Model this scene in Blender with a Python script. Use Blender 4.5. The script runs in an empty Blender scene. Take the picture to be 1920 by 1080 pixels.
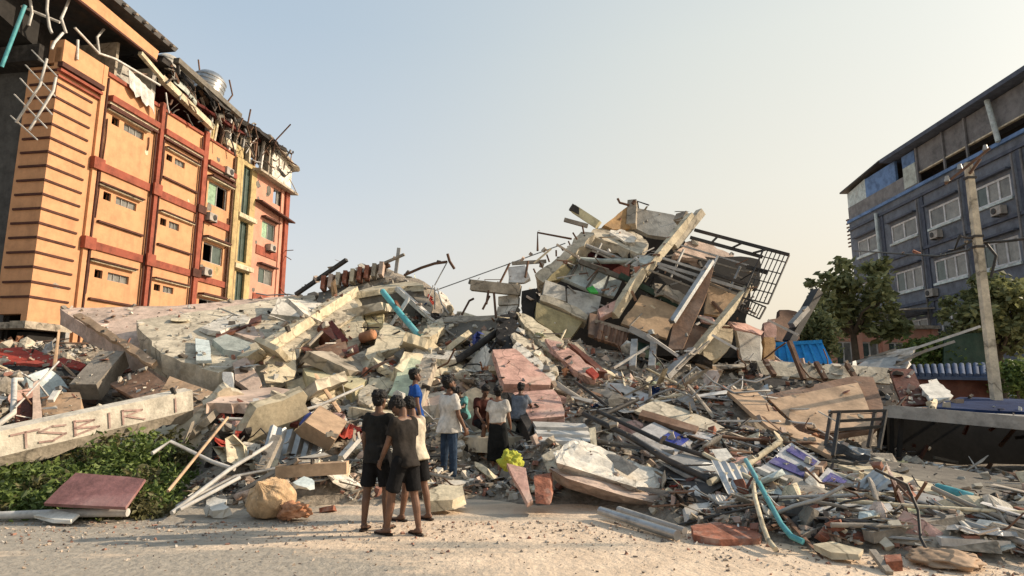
import bpy, bmesh, math, random
import numpy as np
from mathutils import Vector, Matrix, Euler, noise
R = math.radians
rng = random.Random(7)
scene = bpy.context.scene
col = scene.collection

# ---------------------------------------------------------------- camera, sky, sun, exposure
FPX, PITCH, CAMH = 1150.0, R(9.4), 1.6
cam = bpy.data.cameras.new('camera')
cam.sensor_width = 36.0
cam.lens = 36.0 * FPX / 1920.0
cam.clip_start, cam.clip_end = 0.05, 3000
camo = bpy.data.objects.new('camera', cam)
camo.location = (0, 0, CAMH)
camo.rotation_euler = (R(90) + PITCH, 0, 0)
col.objects.link(camo)
scene.camera = camo

SUN_AZ, SUN_EL = R(9), R(27)          # azimuth from +X towards +Y
w = bpy.data.worlds.new('World')
scene.world = w
w.use_nodes = True
nt = w.node_tree
bg = nt.nodes['Background']
sky = nt.nodes.new('ShaderNodeTexSky')
sky.sky_type = 'NISHITA'
sky.sun_disc = False
sky.sun_elevation = SUN_EL
sky.sun_rotation = R(90) - SUN_AZ
sky.altitude = 0
sky.air_density = 1.0
sky.dust_density = 5.0
sky.ozone_density = 1.0
hs = nt.nodes.new('ShaderNodeHueSaturation')
hs.inputs['Saturation'].default_value = 0.62
hs.inputs['Value'].default_value = 1.0
nt.links.new(sky.outputs[0], hs.inputs['Color'])
# evening haze in the air: the sky pales from soft blue overhead to cream round the sun
tcw = nt.nodes.new('ShaderNodeTexCoord')
sep = nt.nodes.new('ShaderNodeSeparateXYZ'); nt.links.new(tcw.outputs['Generated'], sep.inputs[0])
def sramp(src, stops):
    r_ = nt.nodes.new('ShaderNodeValToRGB'); e = r_.color_ramp.elements
    while len(e) < len(stops): e.new(.5)
    for q, (p_, c_) in zip(e, stops): q.position = p_; q.color = (*c_, 1)
    nt.links.new(src, r_.inputs['Fac']); return r_
elev = sramp(sep.outputs['Z'], [(0, (.84, .82, .75)), (.10, (.80, .80, .77)), (.20, (.74, .77, .78)), (.32, (.62, .70, .765)), (.52, (.48, .60, .715)), (1, (.36, .50, .66))])
warm = sramp(sep.outputs['Z'], [(0, (.90, .76, .57)), (.15, (.90, .79, .60)), (.30, (.86, .82, .68)), (.5, (.78, .80, .71)), (.75, (.58, .67, .71)), (1, (.38, .52, .66))])
dt = nt.nodes.new('ShaderNodeVectorMath'); dt.operation = 'DOT_PRODUCT'; dt.inputs[1].default_value = (math.cos(SUN_AZ), math.sin(SUN_AZ), 0)
nt.links.new(tcw.outputs['Generated'], dt.inputs[0])
mrw = nt.nodes.new('ShaderNodeMapRange'); mrw.interpolation_type = 'SMOOTHSTEP'; mrw.inputs['From Min'].default_value = -.3; mrw.inputs['From Max'].default_value = .58
nt.links.new(dt.outputs['Value'], mrw.inputs['Value'])
mg = nt.nodes.new('ShaderNodeMixRGB'); nt.links.new(mrw.outputs[0], mg.inputs['Fac']); nt.links.new(elev.outputs[0], mg.inputs['Color1']); nt.links.new(warm.outputs[0], mg.inputs['Color2'])
sc_ = nt.nodes.new('ShaderNodeVectorMath'); sc_.operation = 'SCALE'; sc_.inputs['Scale'].default_value = 3.85; nt.links.new(mg.outputs[0], sc_.inputs[0])
mk = nt.nodes.new('ShaderNodeMixRGB'); mk.inputs['Fac'].default_value = .82; nt.links.new(hs.outputs[0], mk.inputs['Color1']); nt.links.new(sc_.outputs[0], mk.inputs['Color2'])
# sky behind the viewer dimmed, added to deepen shade on camera-facing faces
mry = nt.nodes.new('ShaderNodeMapRange'); mry.interpolation_type = 'SMOOTHSTEP'; mry.inputs['From Min'].default_value = -.75; mry.inputs['From Max'].default_value = .35; mry.inputs['To Min'].default_value = .78
nt.links.new(sep.outputs['Y'], mry.inputs['Value'])
mk2 = nt.nodes.new('ShaderNodeVectorMath'); mk2.operation = 'SCALE'; nt.links.new(mk.outputs[0], mk2.inputs[0]); nt.links.new(mry.outputs[0], mk2.inputs['Scale'])
nt.links.new(mk2.outputs[0], bg.inputs['Color'])
bg.inputs['Strength'].default_value = 0.15
sl = bpy.data.lights.new('sun', 'SUN')
sl.energy = 3.3
sl.angle = R(0.6)
sl.color = (1.0, 0.82, 0.62)
so = bpy.data.objects.new('sun', sl)
sd = Vector((math.cos(SUN_AZ) * math.cos(SUN_EL), math.sin(SUN_AZ) * math.cos(SUN_EL), math.sin(SUN_EL)))
so.rotation_euler = sd.to_track_quat('Z', 'Y').to_euler()
so.location = (40, 5, 30)
col.objects.link(so)
vs = scene.view_settings
vs.view_transform = 'Standard'
vs.look = 'None'
vs.exposure = 0.78
vs.gamma = 1.0
scene.cycles.max_bounces = 6

# ---------------------------------------------------------------- projection helper: photo pixel + depth -> point
def ray(u, v):
    xc = (u - 960) / FPX
    yc = (540 - v) / FPX
    return Vector((xc, math.cos(PITCH) - yc * math.sin(PITCH), math.sin(PITCH) + yc * math.cos(PITCH)))
def at(u, v, Y):
    r = ray(u, v)
    return Vector((0, 0, CAMH)) + r * (Y / r.y)

# ---------------------------------------------------------------- materials
MATS = {}
def mat(name, c, rough=.85, var=.22, scale=4.0, bump=.35, stain=None, st_amt=.5, st_scale=1.2, metal=0.0, obj_var=.12, bscale=None, streak=False, spec=.3, crack=0, grime=.4):
    m = bpy.data.materials.new(name)
    m.use_nodes = True
    n, l = m.node_tree.nodes, m.node_tree.links
    b = n['Principled BSDF']
    b.inputs['Roughness'].default_value = rough
    b.inputs['Metallic'].default_value = metal
    b.inputs['Specular IOR Level'].default_value = spec
    tc = n.new('ShaderNodeTexCoord')
    vec = tc.outputs['Object']
    n1 = n.new('ShaderNodeTexNoise')
    n1.inputs['Scale'].default_value = scale
    n1.inputs['Detail'].default_value = 9
    n1.inputs['Roughness'].default_value = .65
    l.new(vec, n1.inputs['Vector'])
    mr = n.new('ShaderNodeMapRange')
    mr.inputs['From Min'].default_value = .3
    mr.inputs['From Max'].default_value = .7
    mr.inputs['To Min'].default_value = 1 - var
    mr.inputs['To Max'].default_value = 1 + var
    l.new(n1.outputs['Fac'], mr.inputs['Value'])
    oi = n.new('ShaderNodeObjectInfo')
    m2 = n.new('ShaderNodeMapRange')
    m2.inputs['To Min'].default_value = 1 - obj_var
    m2.inputs['To Max'].default_value = 1 + obj_var
    l.new(oi.outputs['Random'], m2.inputs['Value'])
    mu = n.new('ShaderNodeMath')
    mu.operation = 'MULTIPLY'
    l.new(mr.outputs[0], mu.inputs[0])
    l.new(m2.outputs[0], mu.inputs[1])
    vm = n.new('ShaderNodeVectorMath')
    vm.operation = 'SCALE'
    vm.inputs[0].default_value = c
    l.new(mu.outputs[0], vm.inputs['Scale'])
    out = vm.outputs[0]
    if stain:
        n2 = n.new('ShaderNodeTexNoise')
        n2.inputs['Scale'].default_value = st_scale
        n2.inputs['Detail'].default_value = 7
        n2.inputs['Roughness'].default_value = .6
        if streak:
            mp = n.new('ShaderNodeMapping')
            mp.inputs['Scale'].default_value = (2.2, 2.2, .25)
            l.new(vec, mp.inputs['Vector'])
            l.new(mp.outputs[0], n2.inputs['Vector'])
        else:
            l.new(vec, n2.inputs['Vector'])
        r = n.new('ShaderNodeMapRange')
        r.inputs['From Min'].default_value = .5
        r.inputs['From Max'].default_value = .68
        r.inputs['To Max'].default_value = st_amt
        l.new(n2.outputs['Fac'], r.inputs['Value'])
        mx = n.new('ShaderNodeMixRGB')
        mx.inputs['Color2'].default_value = (*stain, 1)
        l.new(r.outputs[0], mx.inputs['Fac'])
        l.new(out, mx.inputs['Color1'])
        out = mx.outputs[0]
    if grime:
        n5 = n.new('ShaderNodeTexNoise'); n5.inputs['Scale'].default_value = 1.1 + scale * .35; n5.inputs['Detail'].default_value = 12; n5.inputs['Roughness'].default_value = .75
        l.new(vec, n5.inputs['Vector'])
        g5 = n.new('ShaderNodeMapRange'); g5.inputs['From Min'].default_value = .36; g5.inputs['From Max'].default_value = .56; g5.inputs['To Min'].default_value = 1 - grime; g5.inputs['To Max'].default_value = 1.06
        l.new(n5.outputs['Fac'], g5.inputs['Value'])
        v5 = n.new('ShaderNodeVectorMath'); v5.operation = 'SCALE'; l.new(out, v5.inputs[0]); l.new(g5.outputs[0], v5.inputs['Scale']); out = v5.outputs[0]
    if crack:
        n6 = n.new('ShaderNodeTexNoise'); n6.inputs['Scale'].default_value = 2.5; n6.inputs['Detail'].default_value = 6; l.new(vec, n6.inputs['Vector'])
        a6 = n.new('ShaderNodeVectorMath'); a6.operation = 'MULTIPLY_ADD'; a6.inputs[1].default_value = (.5, .5, .5); l.new(n6.outputs['Color'], a6.inputs[0]); l.new(vec, a6.inputs[2])
        v6 = n.new('ShaderNodeTexVoronoi'); v6.feature = 'DISTANCE_TO_EDGE'; v6.inputs['Scale'].default_value = crack; l.new(a6.outputs[0], v6.inputs['Vector'])
        g6 = n.new('ShaderNodeMapRange'); g6.inputs['From Max'].default_value = .02; g6.inputs['To Min'].default_value = .45; l.new(v6.outputs['Distance'], g6.inputs['Value'])
        s6 = n.new('ShaderNodeVectorMath'); s6.operation = 'SCALE'; l.new(out, s6.inputs[0]); l.new(g6.outputs[0], s6.inputs['Scale']); out = s6.outputs[0]
    l.new(out, b.inputs['Base Color'])
    if bump:
        n3 = n.new('ShaderNodeTexNoise')
        n3.inputs['Scale'].default_value = bscale or scale * 5
        n3.inputs['Detail'].default_value = 5
        l.new(vec, n3.inputs['Vector'])
        bp = n.new('ShaderNodeBump')
        bp.inputs['Strength'].default_value = bump
        bp.inputs['Distance'].default_value = .03
        l.new(n3.outputs['Fac'], bp.inputs['Height'])
        l.new(bp.outputs[0], b.inputs['Normal'])
    MATS[name] = m
    return m

DUST = (.40, .34, .27)
mat('concrete', (.40, .345, .27), crack=.7, stain=(.19, .16, .13), st_amt=.6, var=.28)
mat('concrete_light', (.56, .495, .38), crack=.6, stain=(.26, .22, .17), st_amt=.6, var=.25)
mat('concrete_dark', (.17, .155, .13), stain=(.09, .08, .07), st_amt=.6)
mat('cream', (.62, .54, .385), crack=.8, stain=(.36, .28, .18), st_amt=.55, var=.16)
mat('cream_yellow', (.60, .54, .34), stain=(.36, .31, .2), st_amt=.5, var=.12)
mat('white_plaster', (.66, .62, .54), crack=1.0, stain=(.34, .29, .23), st_amt=.65, var=.2, st_scale=2.2)
mat('pink_tile', (.58, .35, .285), crack=.9, stain=(.46, .37, .30), st_amt=.7, var=.18, st_scale=1.8)
mat('pink_dusty', (.55, .42, .34), stain=(.30, .25, .2), st_amt=.6, var=.2)
mat('brick', (.30, .115, .07), stain=(.38, .32, .27), st_amt=.6, var=.3, scale=7, st_scale=5)
mat('wood_tan', (.50, .345, .22), stain=(.3, .2, .13), st_amt=.5, var=.14, scale=2, rough=.7)
mat('wood_brown', (.23, .135, .085), stain=(.32, .25, .2), st_amt=.45, var=.18, scale=2.5, rough=.65)
mat('wood_red', (.115, .035, .02), stain=(.2, .13, .1), st_amt=.4, var=.25, scale=3, rough=.55)
mat('wood_grey', (.33, .29, .24), stain=(.2, .17, .13), st_amt=.5, var=.2, scale=5)
mat('plywood', (.52, .36, .22), stain=(.36, .24, .15), st_amt=.6, var=.14, scale=2.2, st_scale=1.6)
mat('metal_grey', (.38, .37, .35), stain=(.22, .16, .11), st_amt=.5, rough=.5, metal=.25, var=.15, bump=.1)
mat('metal_white', (.60, .58, .54), stain=(.36, .27, .19), st_amt=.45, rough=.5, var=.1, bump=.1)
mat('metal_dark', (.05, .047, .044), stain=(.13, .08, .05), st_amt=.5, rough=.6, var=.3, bump=.15)
mat('rust', (.15, .085, .055), stain=(.06, .045, .04), st_amt=.6, rough=.85, var=.3)
mat('galvanised', (.45, .46, .46), stain=(.26, .22, .18), st_amt=.35, rough=.32, metal=.75, var=.1, bump=.05)
mat('turquoise', (.10, .38, .42), stain=(.33, .36, .33), st_amt=.4, rough=.5, var=.12, bump=.08)
mat('blue_plastic', (.015, .30, .78), stain=(.08, .32, .62), st_amt=.3, rough=.45, var=.08, bump=.05)
mat('tile_blue', (.085, .12, .20), var=.15, bump=.1)
mat('blue_tarp', (.016, .032, .09), stain=(.04, .06, .12), st_amt=.5, rough=.9, var=.2, bump=.5, bscale=5, spec=.1)
mat('pale_blue', (.54, .61, .60), stain=(.36, .34, .3), st_amt=.5, var=.1)
mat('sage', (.42, .46, .42), stain=(.3, .28, .24), st_amt=.5, var=.1)
mat('olive_wall', (.34, .29, .16), stain=(.33, .29, .22), st_amt=.5, var=.15)
mat('grey_wall', (.47, .45, .40), stain=(.24, .21, .18), st_amt=.5, var=.12)
mat('ochre_wall', (.42, .26, .12), stain=(.26, .19, .13), st_amt=.6, var=.2)
mat('maroon', (.11, .022, .018), stain=(.05, .03, .025), st_amt=.5, var=.2)
mat('beam_cream', (.64, .59, .49), stain=(.42, .36, .28), st_amt=.5, var=.14, st_scale=2)
mat('maroon_board', (.25, .12, .115), stain=(.33, .24, .22), st_amt=.5, var=.15, scale=3)
mat('red_paint', (.40, .06, .04), stain=(.2, .1, .08), st_amt=.4, var=.15)
mat('green_dark', (.025, .055, .035), stain=(.08, .08, .06), st_amt=.5, rough=.6, var=.25)
mat('green_bright', (.08, .5, .09), var=.15, rough=.6)
mat('black_and_shade', (.030, .027, .025), stain=(.1, .09, .08), st_amt=.5, var=.5, scale=6)  # near-black: stands for shade in recesses, also colours dark debris and cables
mat('cloth_dark', (.05, .045, .042), var=.3, stain=(.12, .1, .08), rough=.95)
mat('cloth_white', (.62, .60, .56), var=.1, stain=(.4, .34, .28), st_amt=.4, rough=.9)
mat('cloth_yellow', (.50, .52, .07), var=.1, rough=.85, stain=(.5, .5, .12), st_amt=.4)
mat('cloth_blue', (.06, .09, .32), var=.15, rough=.9, stain=(.2, .2, .3), st_amt=.4)
mat('cloth_orange', (.45, .22, .12), var=.2, rough=.95)
mat('burlap', (.58, .40, .235), var=.14, rough=.95, scale=9, stain=(.34, .2, .1), st_amt=.45, bump=.5, bscale=60)
mat('paper', (.66, .64, .58), var=.1, rough=.8, stain=(.45, .38, .3), st_amt=.4)
mat('pale_green_sheet', (.58, .62, .42), var=.1, rough=.6, stain=(.45, .42, .34), st_amt=.4)
mat('sign_purple', (.085, .075, .24), var=.2, rough=.5, stain=(.35, .32, .35), st_amt=.5, st_scale=4)
mat('sign_white', (.50, .49, .48), var=.18, rough=.5, stain=(.25, .22, .22), st_amt=.6, st_scale=4)
mat('sign_royal', (.03, .05, .30), var=.2, rough=.5, stain=(.25, .24, .25), st_amt=.4, st_scale=3)
mat('sand', (.36, .25, .165), stain=(.40, .29, .2), st_amt=.5, var=.18, scale=3)

# ---------------------------------------------------------------- mesh builder
class MB:
    def __init__(s):
        s.v, s.f, s.sm = [], [], []
    def add(s, vs, fs, smooth=False):
        o = len(s.v)
        s.v += [Vector(p) for p in vs]
        s.f += [tuple(i + o for i in f) for f in fs]
        s.sm += [smooth] * len(fs)
        return s
    def hexa(s, p):   # p: 4 bottom, 4 top, same winding
        return s.add(p, [(3, 2, 1, 0), (4, 5, 6, 7), (0, 1, 5, 4), (1, 2, 6, 5), (2, 3, 7, 6), (3, 0, 4, 7)])
    def box(s, c, d, rot=None):
        c = Vector(c)
        m = rot if rot is not None else Matrix.Identity(3)
        x, y, z = d[0] / 2, d[1] / 2, d[2] / 2
        q = [(-x, -y, -z), (x, -y, -z), (x, y, -z), (-x, y, -z), (-x, -y, z), (x, -y, z), (x, y, z), (-x, y, z)]
        return s.hexa([c + m @ Vector(k) for k in q])
    def bar(s, a, b, w_, h_=None, up=(0, 0, 1)):   # square bar a->b
        a, b = Vector(a), Vector(b)
        h_ = h_ or w_
        d = (b - a).normalized()
        up = Vector(up)
        if abs(d.dot(up)) > .95: up = Vector((0, 1, 0))
        x = d.cross(up).normalized() * w_ / 2
        y = x.cross(d).normalized() * h_ / 2
        return s.hexa([a - x - y, a + x - y, b + x - y, b - x - y, a - x + y, a + x + y, b + x + y, b - x + y])
    def tube(s, pts, r, n=8, cap=True):
        pts = [Vector(p) for p in pts]
        rs = r if isinstance(r, (list, tuple)) else [r] * len(pts)
        vs, fs = [], []
        px = None
        for i, p in enumerate(pts):
            d = (pts[min(i + 1, len(pts) - 1)] - pts[max(i - 1, 0)]).normalized()
            if px is None:
                px = d.orthogonal().normalized()
            else:
                px = (px - d * px.dot(d)).normalized()
            py = d.cross(px)
            for k in range(n):
                a = 2 * math.pi * k / n
                vs.append(p + (px * math.cos(a) + py * math.sin(a)) * rs[i])
        for i in range(len(pts) - 1):
            for k in range(n):
                fs.append((i * n + k, i * n + (k + 1) % n, (i + 1) * n + (k + 1) % n, (i + 1) * n + k))
        s.add(vs, fs, True)
        if cap:
            s.add(vs[:n], [tuple(reversed(range(n)))])
            s.add(vs[-n:], [tuple(range(n))])
        return s
    def prism(s, top, vec, low=None):
        n = len(top)
        low = low or [p + vec for p in top]
        fs = [tuple(range(n)), tuple(reversed(range(n, 2 * n)))]
        fs += [(i, n + i, n + (i + 1) % n, (i + 1) % n) for i in range(n)]
        return s.add(list(top) + list(low), fs)
    def build(s, name, m, parent=None, loc=None, fix=True):
        if loc is None:
            if parent is None:
                xs = [p.x for p in s.v]; ys = [p.y for p in s.v]
                loc = Vector(((min(xs) + max(xs)) / 2, (min(ys) + max(ys)) / 2, min(p.z for p in s.v)))
            else:
                loc = Vector((0, 0, 0))
        loc = Vector(loc)
        base = loc + (Vector(parent.location) if parent is not None and not parent.parent else Vector((0, 0, 0)))
        if parent is not None and parent.parent:
            base = loc + Vector(parent.location) + Vector(parent.parent.location)
        me = bpy.data.meshes.new(name)
        me.from_pydata([tuple(p - base) for p in s.v], [], s.f)
        me.polygons.foreach_set('use_smooth', s.sm)
        if fix:
            bm = bmesh.new()
            bm.from_mesh(me)
            bmesh.ops.recalc_face_normals(bm, faces=bm.faces)
            bm.to_mesh(me)
            bm.free()
        me.materials.append(MATS[m] if isinstance(m, str) else m)
        o = bpy.data.objects.new(name, me)
        o.location = loc
        if parent is not None: o.parent = parent
        col.objects.link(o)
        return o

def tag(o, label, cat=None, group=None, kind=None):
    if label: o['label'] = label
    if cat: o['category'] = cat
    if group: o['group'] = group
    if kind: o['kind'] = kind
    return o
def thing(name, label, cat, loc, group=None):
    o = bpy.data.objects.new(name, None)
    o.location = Vector(loc)
    o.empty_display_size = .2
    col.objects.link(o)
    return tag(o, label, cat, group)

# planar polygon of photo points (u, v, Y); fitted to a plane, edges broken
def fit(pts):
    P = np.array([tuple(p) for p in pts])
    c = P.mean(0)
    nrm = Vector(np.linalg.svd(P - c)[2][2])
    c = Vector(c)
    if nrm.dot(Vector((0, 0, CAMH)) - c) < 0: nrm = -nrm
    cam_p = Vector((0, 0, CAMH))
    out = []
    for p in pts:
        d = p - cam_p
        k = d.dot(nrm)
        if abs(k) > .12 * d.length:
            t = (c - cam_p).dot(nrm) / k
            q = cam_p + d * t
            if (q - p).length < 1.5: out.append(q); continue
        out.append(p - nrm * (p - c).dot(nrm))
    return out, nrm
def ragged(pts, nrm, jag, step, r):
    out = []
    n = len(pts)
    c = sum(pts, Vector()) / n
    for i in range(n):
        a, b = pts[i], pts[(i + 1) % n]
        e = b - a
        L = e.length
        k = max(1, int(L / step))
        s = e.cross(nrm).normalized() if L > 1e-6 else Vector((1, 0, 0))
        for j in range(k):
            t = j / k
            q = a + e * t
            if j: q = q + s * r.uniform(-jag, jag) + e.normalized() * r.uniform(-.3, .3) * L / k
            else: q = q + (c - q).normalized() * r.uniform(0, jag)
            out.append(q)
    return out
def slab_mb(pp, thick, jag=.03, step=.25, vec=None, mb=None):
    pts = [p if isinstance(p, Vector) else at(*p) for p in pp]
    pts, nrm = fit(pts)
    top = ragged(pts, nrm, jag, step, rng) if jag else pts
    vec = vec or (-nrm * thick)
    low = [p + vec + Vector((rng.uniform(-1, 1), rng.uniform(-1, 1), rng.uniform(-1, 1))) * jag * .8 for p in top]
    mb = mb or MB()
    if thick > .1 and jag:
        mid = [p + vec * rng.uniform(.3, .6) + Vector((rng.uniform(-1, 1), rng.uniform(-1, 1), rng.uniform(-1, 1))) * jag * .6 for p in top]
        n = len(top)
        fs = [tuple(range(n)), tuple(reversed(range(2 * n, 3 * n)))]
        for a in (0, n):
            fs += [(a + i, a + n + i, a + n + (i + 1) % n, a + (i + 1) % n) for i in range(n)]
        mb.add(top + mid + low, fs)
    else:
        mb.prism(top, vec, low)
    return mb
def slab(name, label, cat, pp, thick, m, jag=.03, step=.25, vec=None, group=None, parent=None):
    o = slab_mb(pp, thick, jag, step, vec).build(name, m, parent)
    return tag(o, label, cat, group) if parent is None else o
def stick(name, label, cat, pp, r, m, n=7, group=None, sq=False, parent=None):
    pts = [p if isinstance(p, Vector) else at(*p) for p in pp]
    mb = MB()
    if sq and len(pts) == 2: mb.bar(pts[0], pts[1], r * 2, r * 1.5)
    else: mb.tube(pts, r, n)
    o = mb.build(name, m, parent)
    return tag(o, label, cat, group) if parent is None else o
# ---------------------------------------------------------------- ground and rubble mound
CTRL = [  # photo points with depth: the lie of the rubble
    (0, 800, 12), (100, 780, 12.5), (200, 778, 13.5), (60, 700, 14.5), (150, 725, 15.5), (300, 775, 14.5), (400, 790, 13), (0, 690, 16), (0,650,20),(130,650,20),
    (330, 715, 17), (450, 640, 18), (520, 600, 19.5), (560, 565, 21), (430, 780, 11.6), (440, 830, 10.4), (430, 900, 9), (500, 900, 9.1), (500, 830, 10.6), (500, 770, 12.2), (520, 720, 14.2),
    (600, 880, 9.4), (600, 800, 11), (600, 740, 13.4), (600, 690, 15), (620, 620, 17), (650, 570, 18.8), (700, 520, 20.5), (760, 520, 20.5), (720, 500, 21.5),
    (700, 900, 9.2), (700, 830, 10.8), (700, 760, 12.8), (700, 700, 14.6), (700, 650, 16.2), (720, 590, 18.4), (800, 880, 9.6), (800, 800, 11.5), (800, 720, 13.8), (800, 660, 15.8), (810, 600, 18.4), (850, 600, 19.2),
    (860, 890, 10), (870, 820, 11.8), (880, 760, 12.8), (890, 700, 14.4), (900, 640, 17), (930, 900, 10.2), (950, 830, 11.6), (960, 620, 17.5),
    (1000, 900, 9), (1020, 830, 10.6), (1020, 760, 12.4), (1040, 690, 14.4), (1060, 640, 16.4), (1150, 900, 8.6), (1150, 840, 10.2), (1130, 760, 12.2), (1150, 710, 14), (1160, 660, 16.4),
    (1250, 930, 8.2), (1250, 850, 10), (1250, 790, 11.2), (1250, 730, 13.4), (1260, 680, 16), (1350, 960, 7.6), (1350, 880, 9), (1350, 800, 11), (1370, 740, 13), (1380, 690, 16), (1420, 680, 17),
    (1450, 960, 7.3), (1450, 880, 8.8), (1460, 810, 10.8), (1480, 760, 13.6), (1550, 700, 16.5), (1550, 960, 7), (1560, 900, 8.4), (1560, 860, 10), (1560, 830, 12), (1650, 970, 6.8), (1650, 920, 8), (1650, 890, 9.4), (1650, 865, 11), (1650, 700, 17),
    (1750, 990, 6.4), (1750, 930, 7.8), (1750, 895, 9.6), (1750, 870, 11.5), (1850, 1000, 6.2), (1850, 950, 7.4), (1860, 905, 9.4), (1870, 875, 11.5), (1920, 990, 6.4), (1920, 940, 7.6), (1920, 900, 9.8),
]
PTS = [tuple(at(*c)) for c in CTRL]
# foot of the heap and the flat around it
for u, v in [(0, 965), (60, 962), (120, 962), (180, 962), (240, 960), (300, 960), (380, 958), (460, 965), (540, 962), (620, 955), (700, 955), (780, 950), (860, 945), (940, 950), (1020, 955), (1100, 955), (1180, 965), (1250, 985), (1300, 1010), (1370, 1020), (1440, 1035), (1520, 1045), (1600, 1052), (1680, 1060), (1760, 1066), (1840, 1070), (1920, 1075), (2050, 1085)]:
    r = ray(u, v); t = -CAMH / r.z
    PTS.append((r.x * t, r.y * t, 0))
    PTS.append((r.x * t * .97, r.y * t - .5, 0))
for X in np.arange(-24, 25, 2.0): PTS.append((X, 3.0, 0))
for X, Y, Z in [(-9, 9, .0), (-7, 9.3, 0.0), (-5.5, 9.4, 0), (-8, 10.5, .15), (-6, 10.5, .2), (-5, 10.3, .2), (-10, 11, .2), (-20, 14, 0), (-22, 20, .5), (-20, 24, .3), (-12, 26, .8), (-6, 26, 1.5), (-6, 31, 0), (2, 28, 1), (2, 32, 0), (10, 27, 1), (10, 32, 0), (17, 23, .3), (20, 17, 0), (20, 10, 0), (22, 25, 0), (-14, 31, 0), (-24, 31, 0), (24, 31, 0), (14, 15, .2), (13, 12, .1), (12, 10, .1), (15, 20, .3), (8.4, 11.6, .1), (9.2, 11.4, .05), (10, 11.2, .05), (11, 11, .05), (8.4, 12.6, .1), (9.4, 12.6, .05), (10.6, 12.4, .05), (12, 12, .05), (8.6, 13.6, .1), (9.8, 13.6, .05), (11.2, 13.6, .05), (12.6, 13.6, .05), (9, 14.6, .3), (10.4, 14.8, .1), (12, 15, .1), (7.8, 12, .3), (7.8, 13, .4), (9.5, 16.5, .4), (11.5, 17, .3), (0.3, 24, 2.0), (-1.2, 24, 2.2), (-3, 24, 3)]:
    PTS.append((X, Y, Z))
PA = np.array(PTS)
GX0, GX1, GY0, GY1, GS = -24.0, 24.0, 3.0, 32.0, .2
gx = np.arange(GX0, GX1 + .01, GS); gy = np.arange(GY0, GY1 + .01, GS)
XX, YY = np.meshgrid(gx, gy)
num = np.zeros_like(XX); den = np.zeros_like(XX)
for x, y, z in PA:
    wgt = 1.0 / ((XX - x) ** 2 + (YY - y) ** 2 + .06) ** 1.9
    num += wgt * z; den += wgt
HH = num / den
for j in range(HH.shape[0]):
    for i in range(HH.shape[1]):
        k = min(1, HH[j, i] / .5)
        if k > .02:
            p = Vector((gx[i], gy[j], 0))
            HH[j, i] += k * (.16 * noise.noise(p * 1.1) + .10 * noise.noise(p * 2.7 + Vector((5, 3, 1))))
_fx, _fy = zip(*sorted((PTS[i][0], PTS[i][1]) for i in range(len(CTRL), len(CTRL) + 56, 2)))
FOOT = np.interp(gx, _fx, _fy)
kk = np.clip((YY - FOOT[None, :]) / 1.1, 0, 1)
HH = np.maximum(HH, -.01) * (kk * kk * (3 - 2 * kk)) - .04
def hgt(x, y):
    fx = min(max((x - GX0) / GS, 0), len(gx) - 1.001); fy = min(max((y - GY0) / GS, 0), len(gy) - 1.001)
    i, j = int(fx), int(fy); a, b = fx - i, fy - j
    h = HH[j, i] * (1 - a) * (1 - b) + HH[j, i + 1] * a * (1 - b) + HH[j + 1, i] * (1 - a) * b + HH[j + 1, i + 1] * a * b
    return max(h, 0.0)
def hit(u, v, lift=0.0):
    r = ray(u, v); Y = 4.0
    while Y < 31:
        t = Y / r.y
        x, z = r.x * t, CAMH + r.z * t
        if z <= hgt(x, Y) + lift: return Y
        Y += .05
    return 24.0
def S(u, v, lift=.05): return at(u, v, hit(u, v, lift))
mb = MB()
nx, ny = len(gx), len(gy)
mb.v = [Vector((gx[i], gy[j], HH[j, i])) for j in range(ny) for i in range(nx)]
mb.f = [(j * nx + i, j * nx + i + 1, (j + 1) * nx + i + 1, (j + 1) * nx + i) for j in range(ny - 1) for i in range(nx - 1)]
mb.sm = [False] * len(mb.f)
mat('rubble_soil', (.25, .215, .17), stain=(.10, .085, .07), st_amt=.7, var=.5, scale=7, bump=1.0, bscale=16)
tag(mb.build('rubble_mound', 'rubble_soil', loc=(0, 0, 0), fix=False), None, kind='structure')

# ground sheet
gm = bpy.data.materials.new('sandy_ground'); gm.use_nodes = True
n, l = gm.node_tree.nodes, gm.node_tree.links
b = n['Principled BSDF']; b.inputs['Roughness'].default_value = .95; b.inputs['Specular IOR Level'].default_value = .15
tc = n.new('ShaderNodeTexCoord')
def nz(sc, det=8, mp=None, ro=.6):
    t = n.new('ShaderNodeTexNoise'); t.inputs['Scale'].default_value = sc; t.inputs['Detail'].default_value = det; t.inputs['Roughness'].default_value = ro
    if mp:
        m_ = n.new('ShaderNodeMapping'); m_.inputs['Scale'].default_value = mp; l.new(tc.outputs['Object'], m_.inputs['Vector']); l.new(m_.outputs[0], t.inputs['Vector'])
    else: l.new(tc.outputs['Object'], t.inputs['Vector'])
    return t
def ramp(src, a, b_, c0, c1):
    r = n.new('ShaderNodeValToRGB'); r.color_ramp.elements[0].position = a; r.color_ramp.elements[1].position = b_
    r.color_ramp.elements[0].color = (*c0, 1); r.color_ramp.elements[1].color = (*c1, 1); l.new(src, r.inputs['Fac']); return r
base = ramp(nz(2.2).outputs['Fac'], .3, .72, (.56, .44, .325), (.78, .63, .475))
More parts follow.
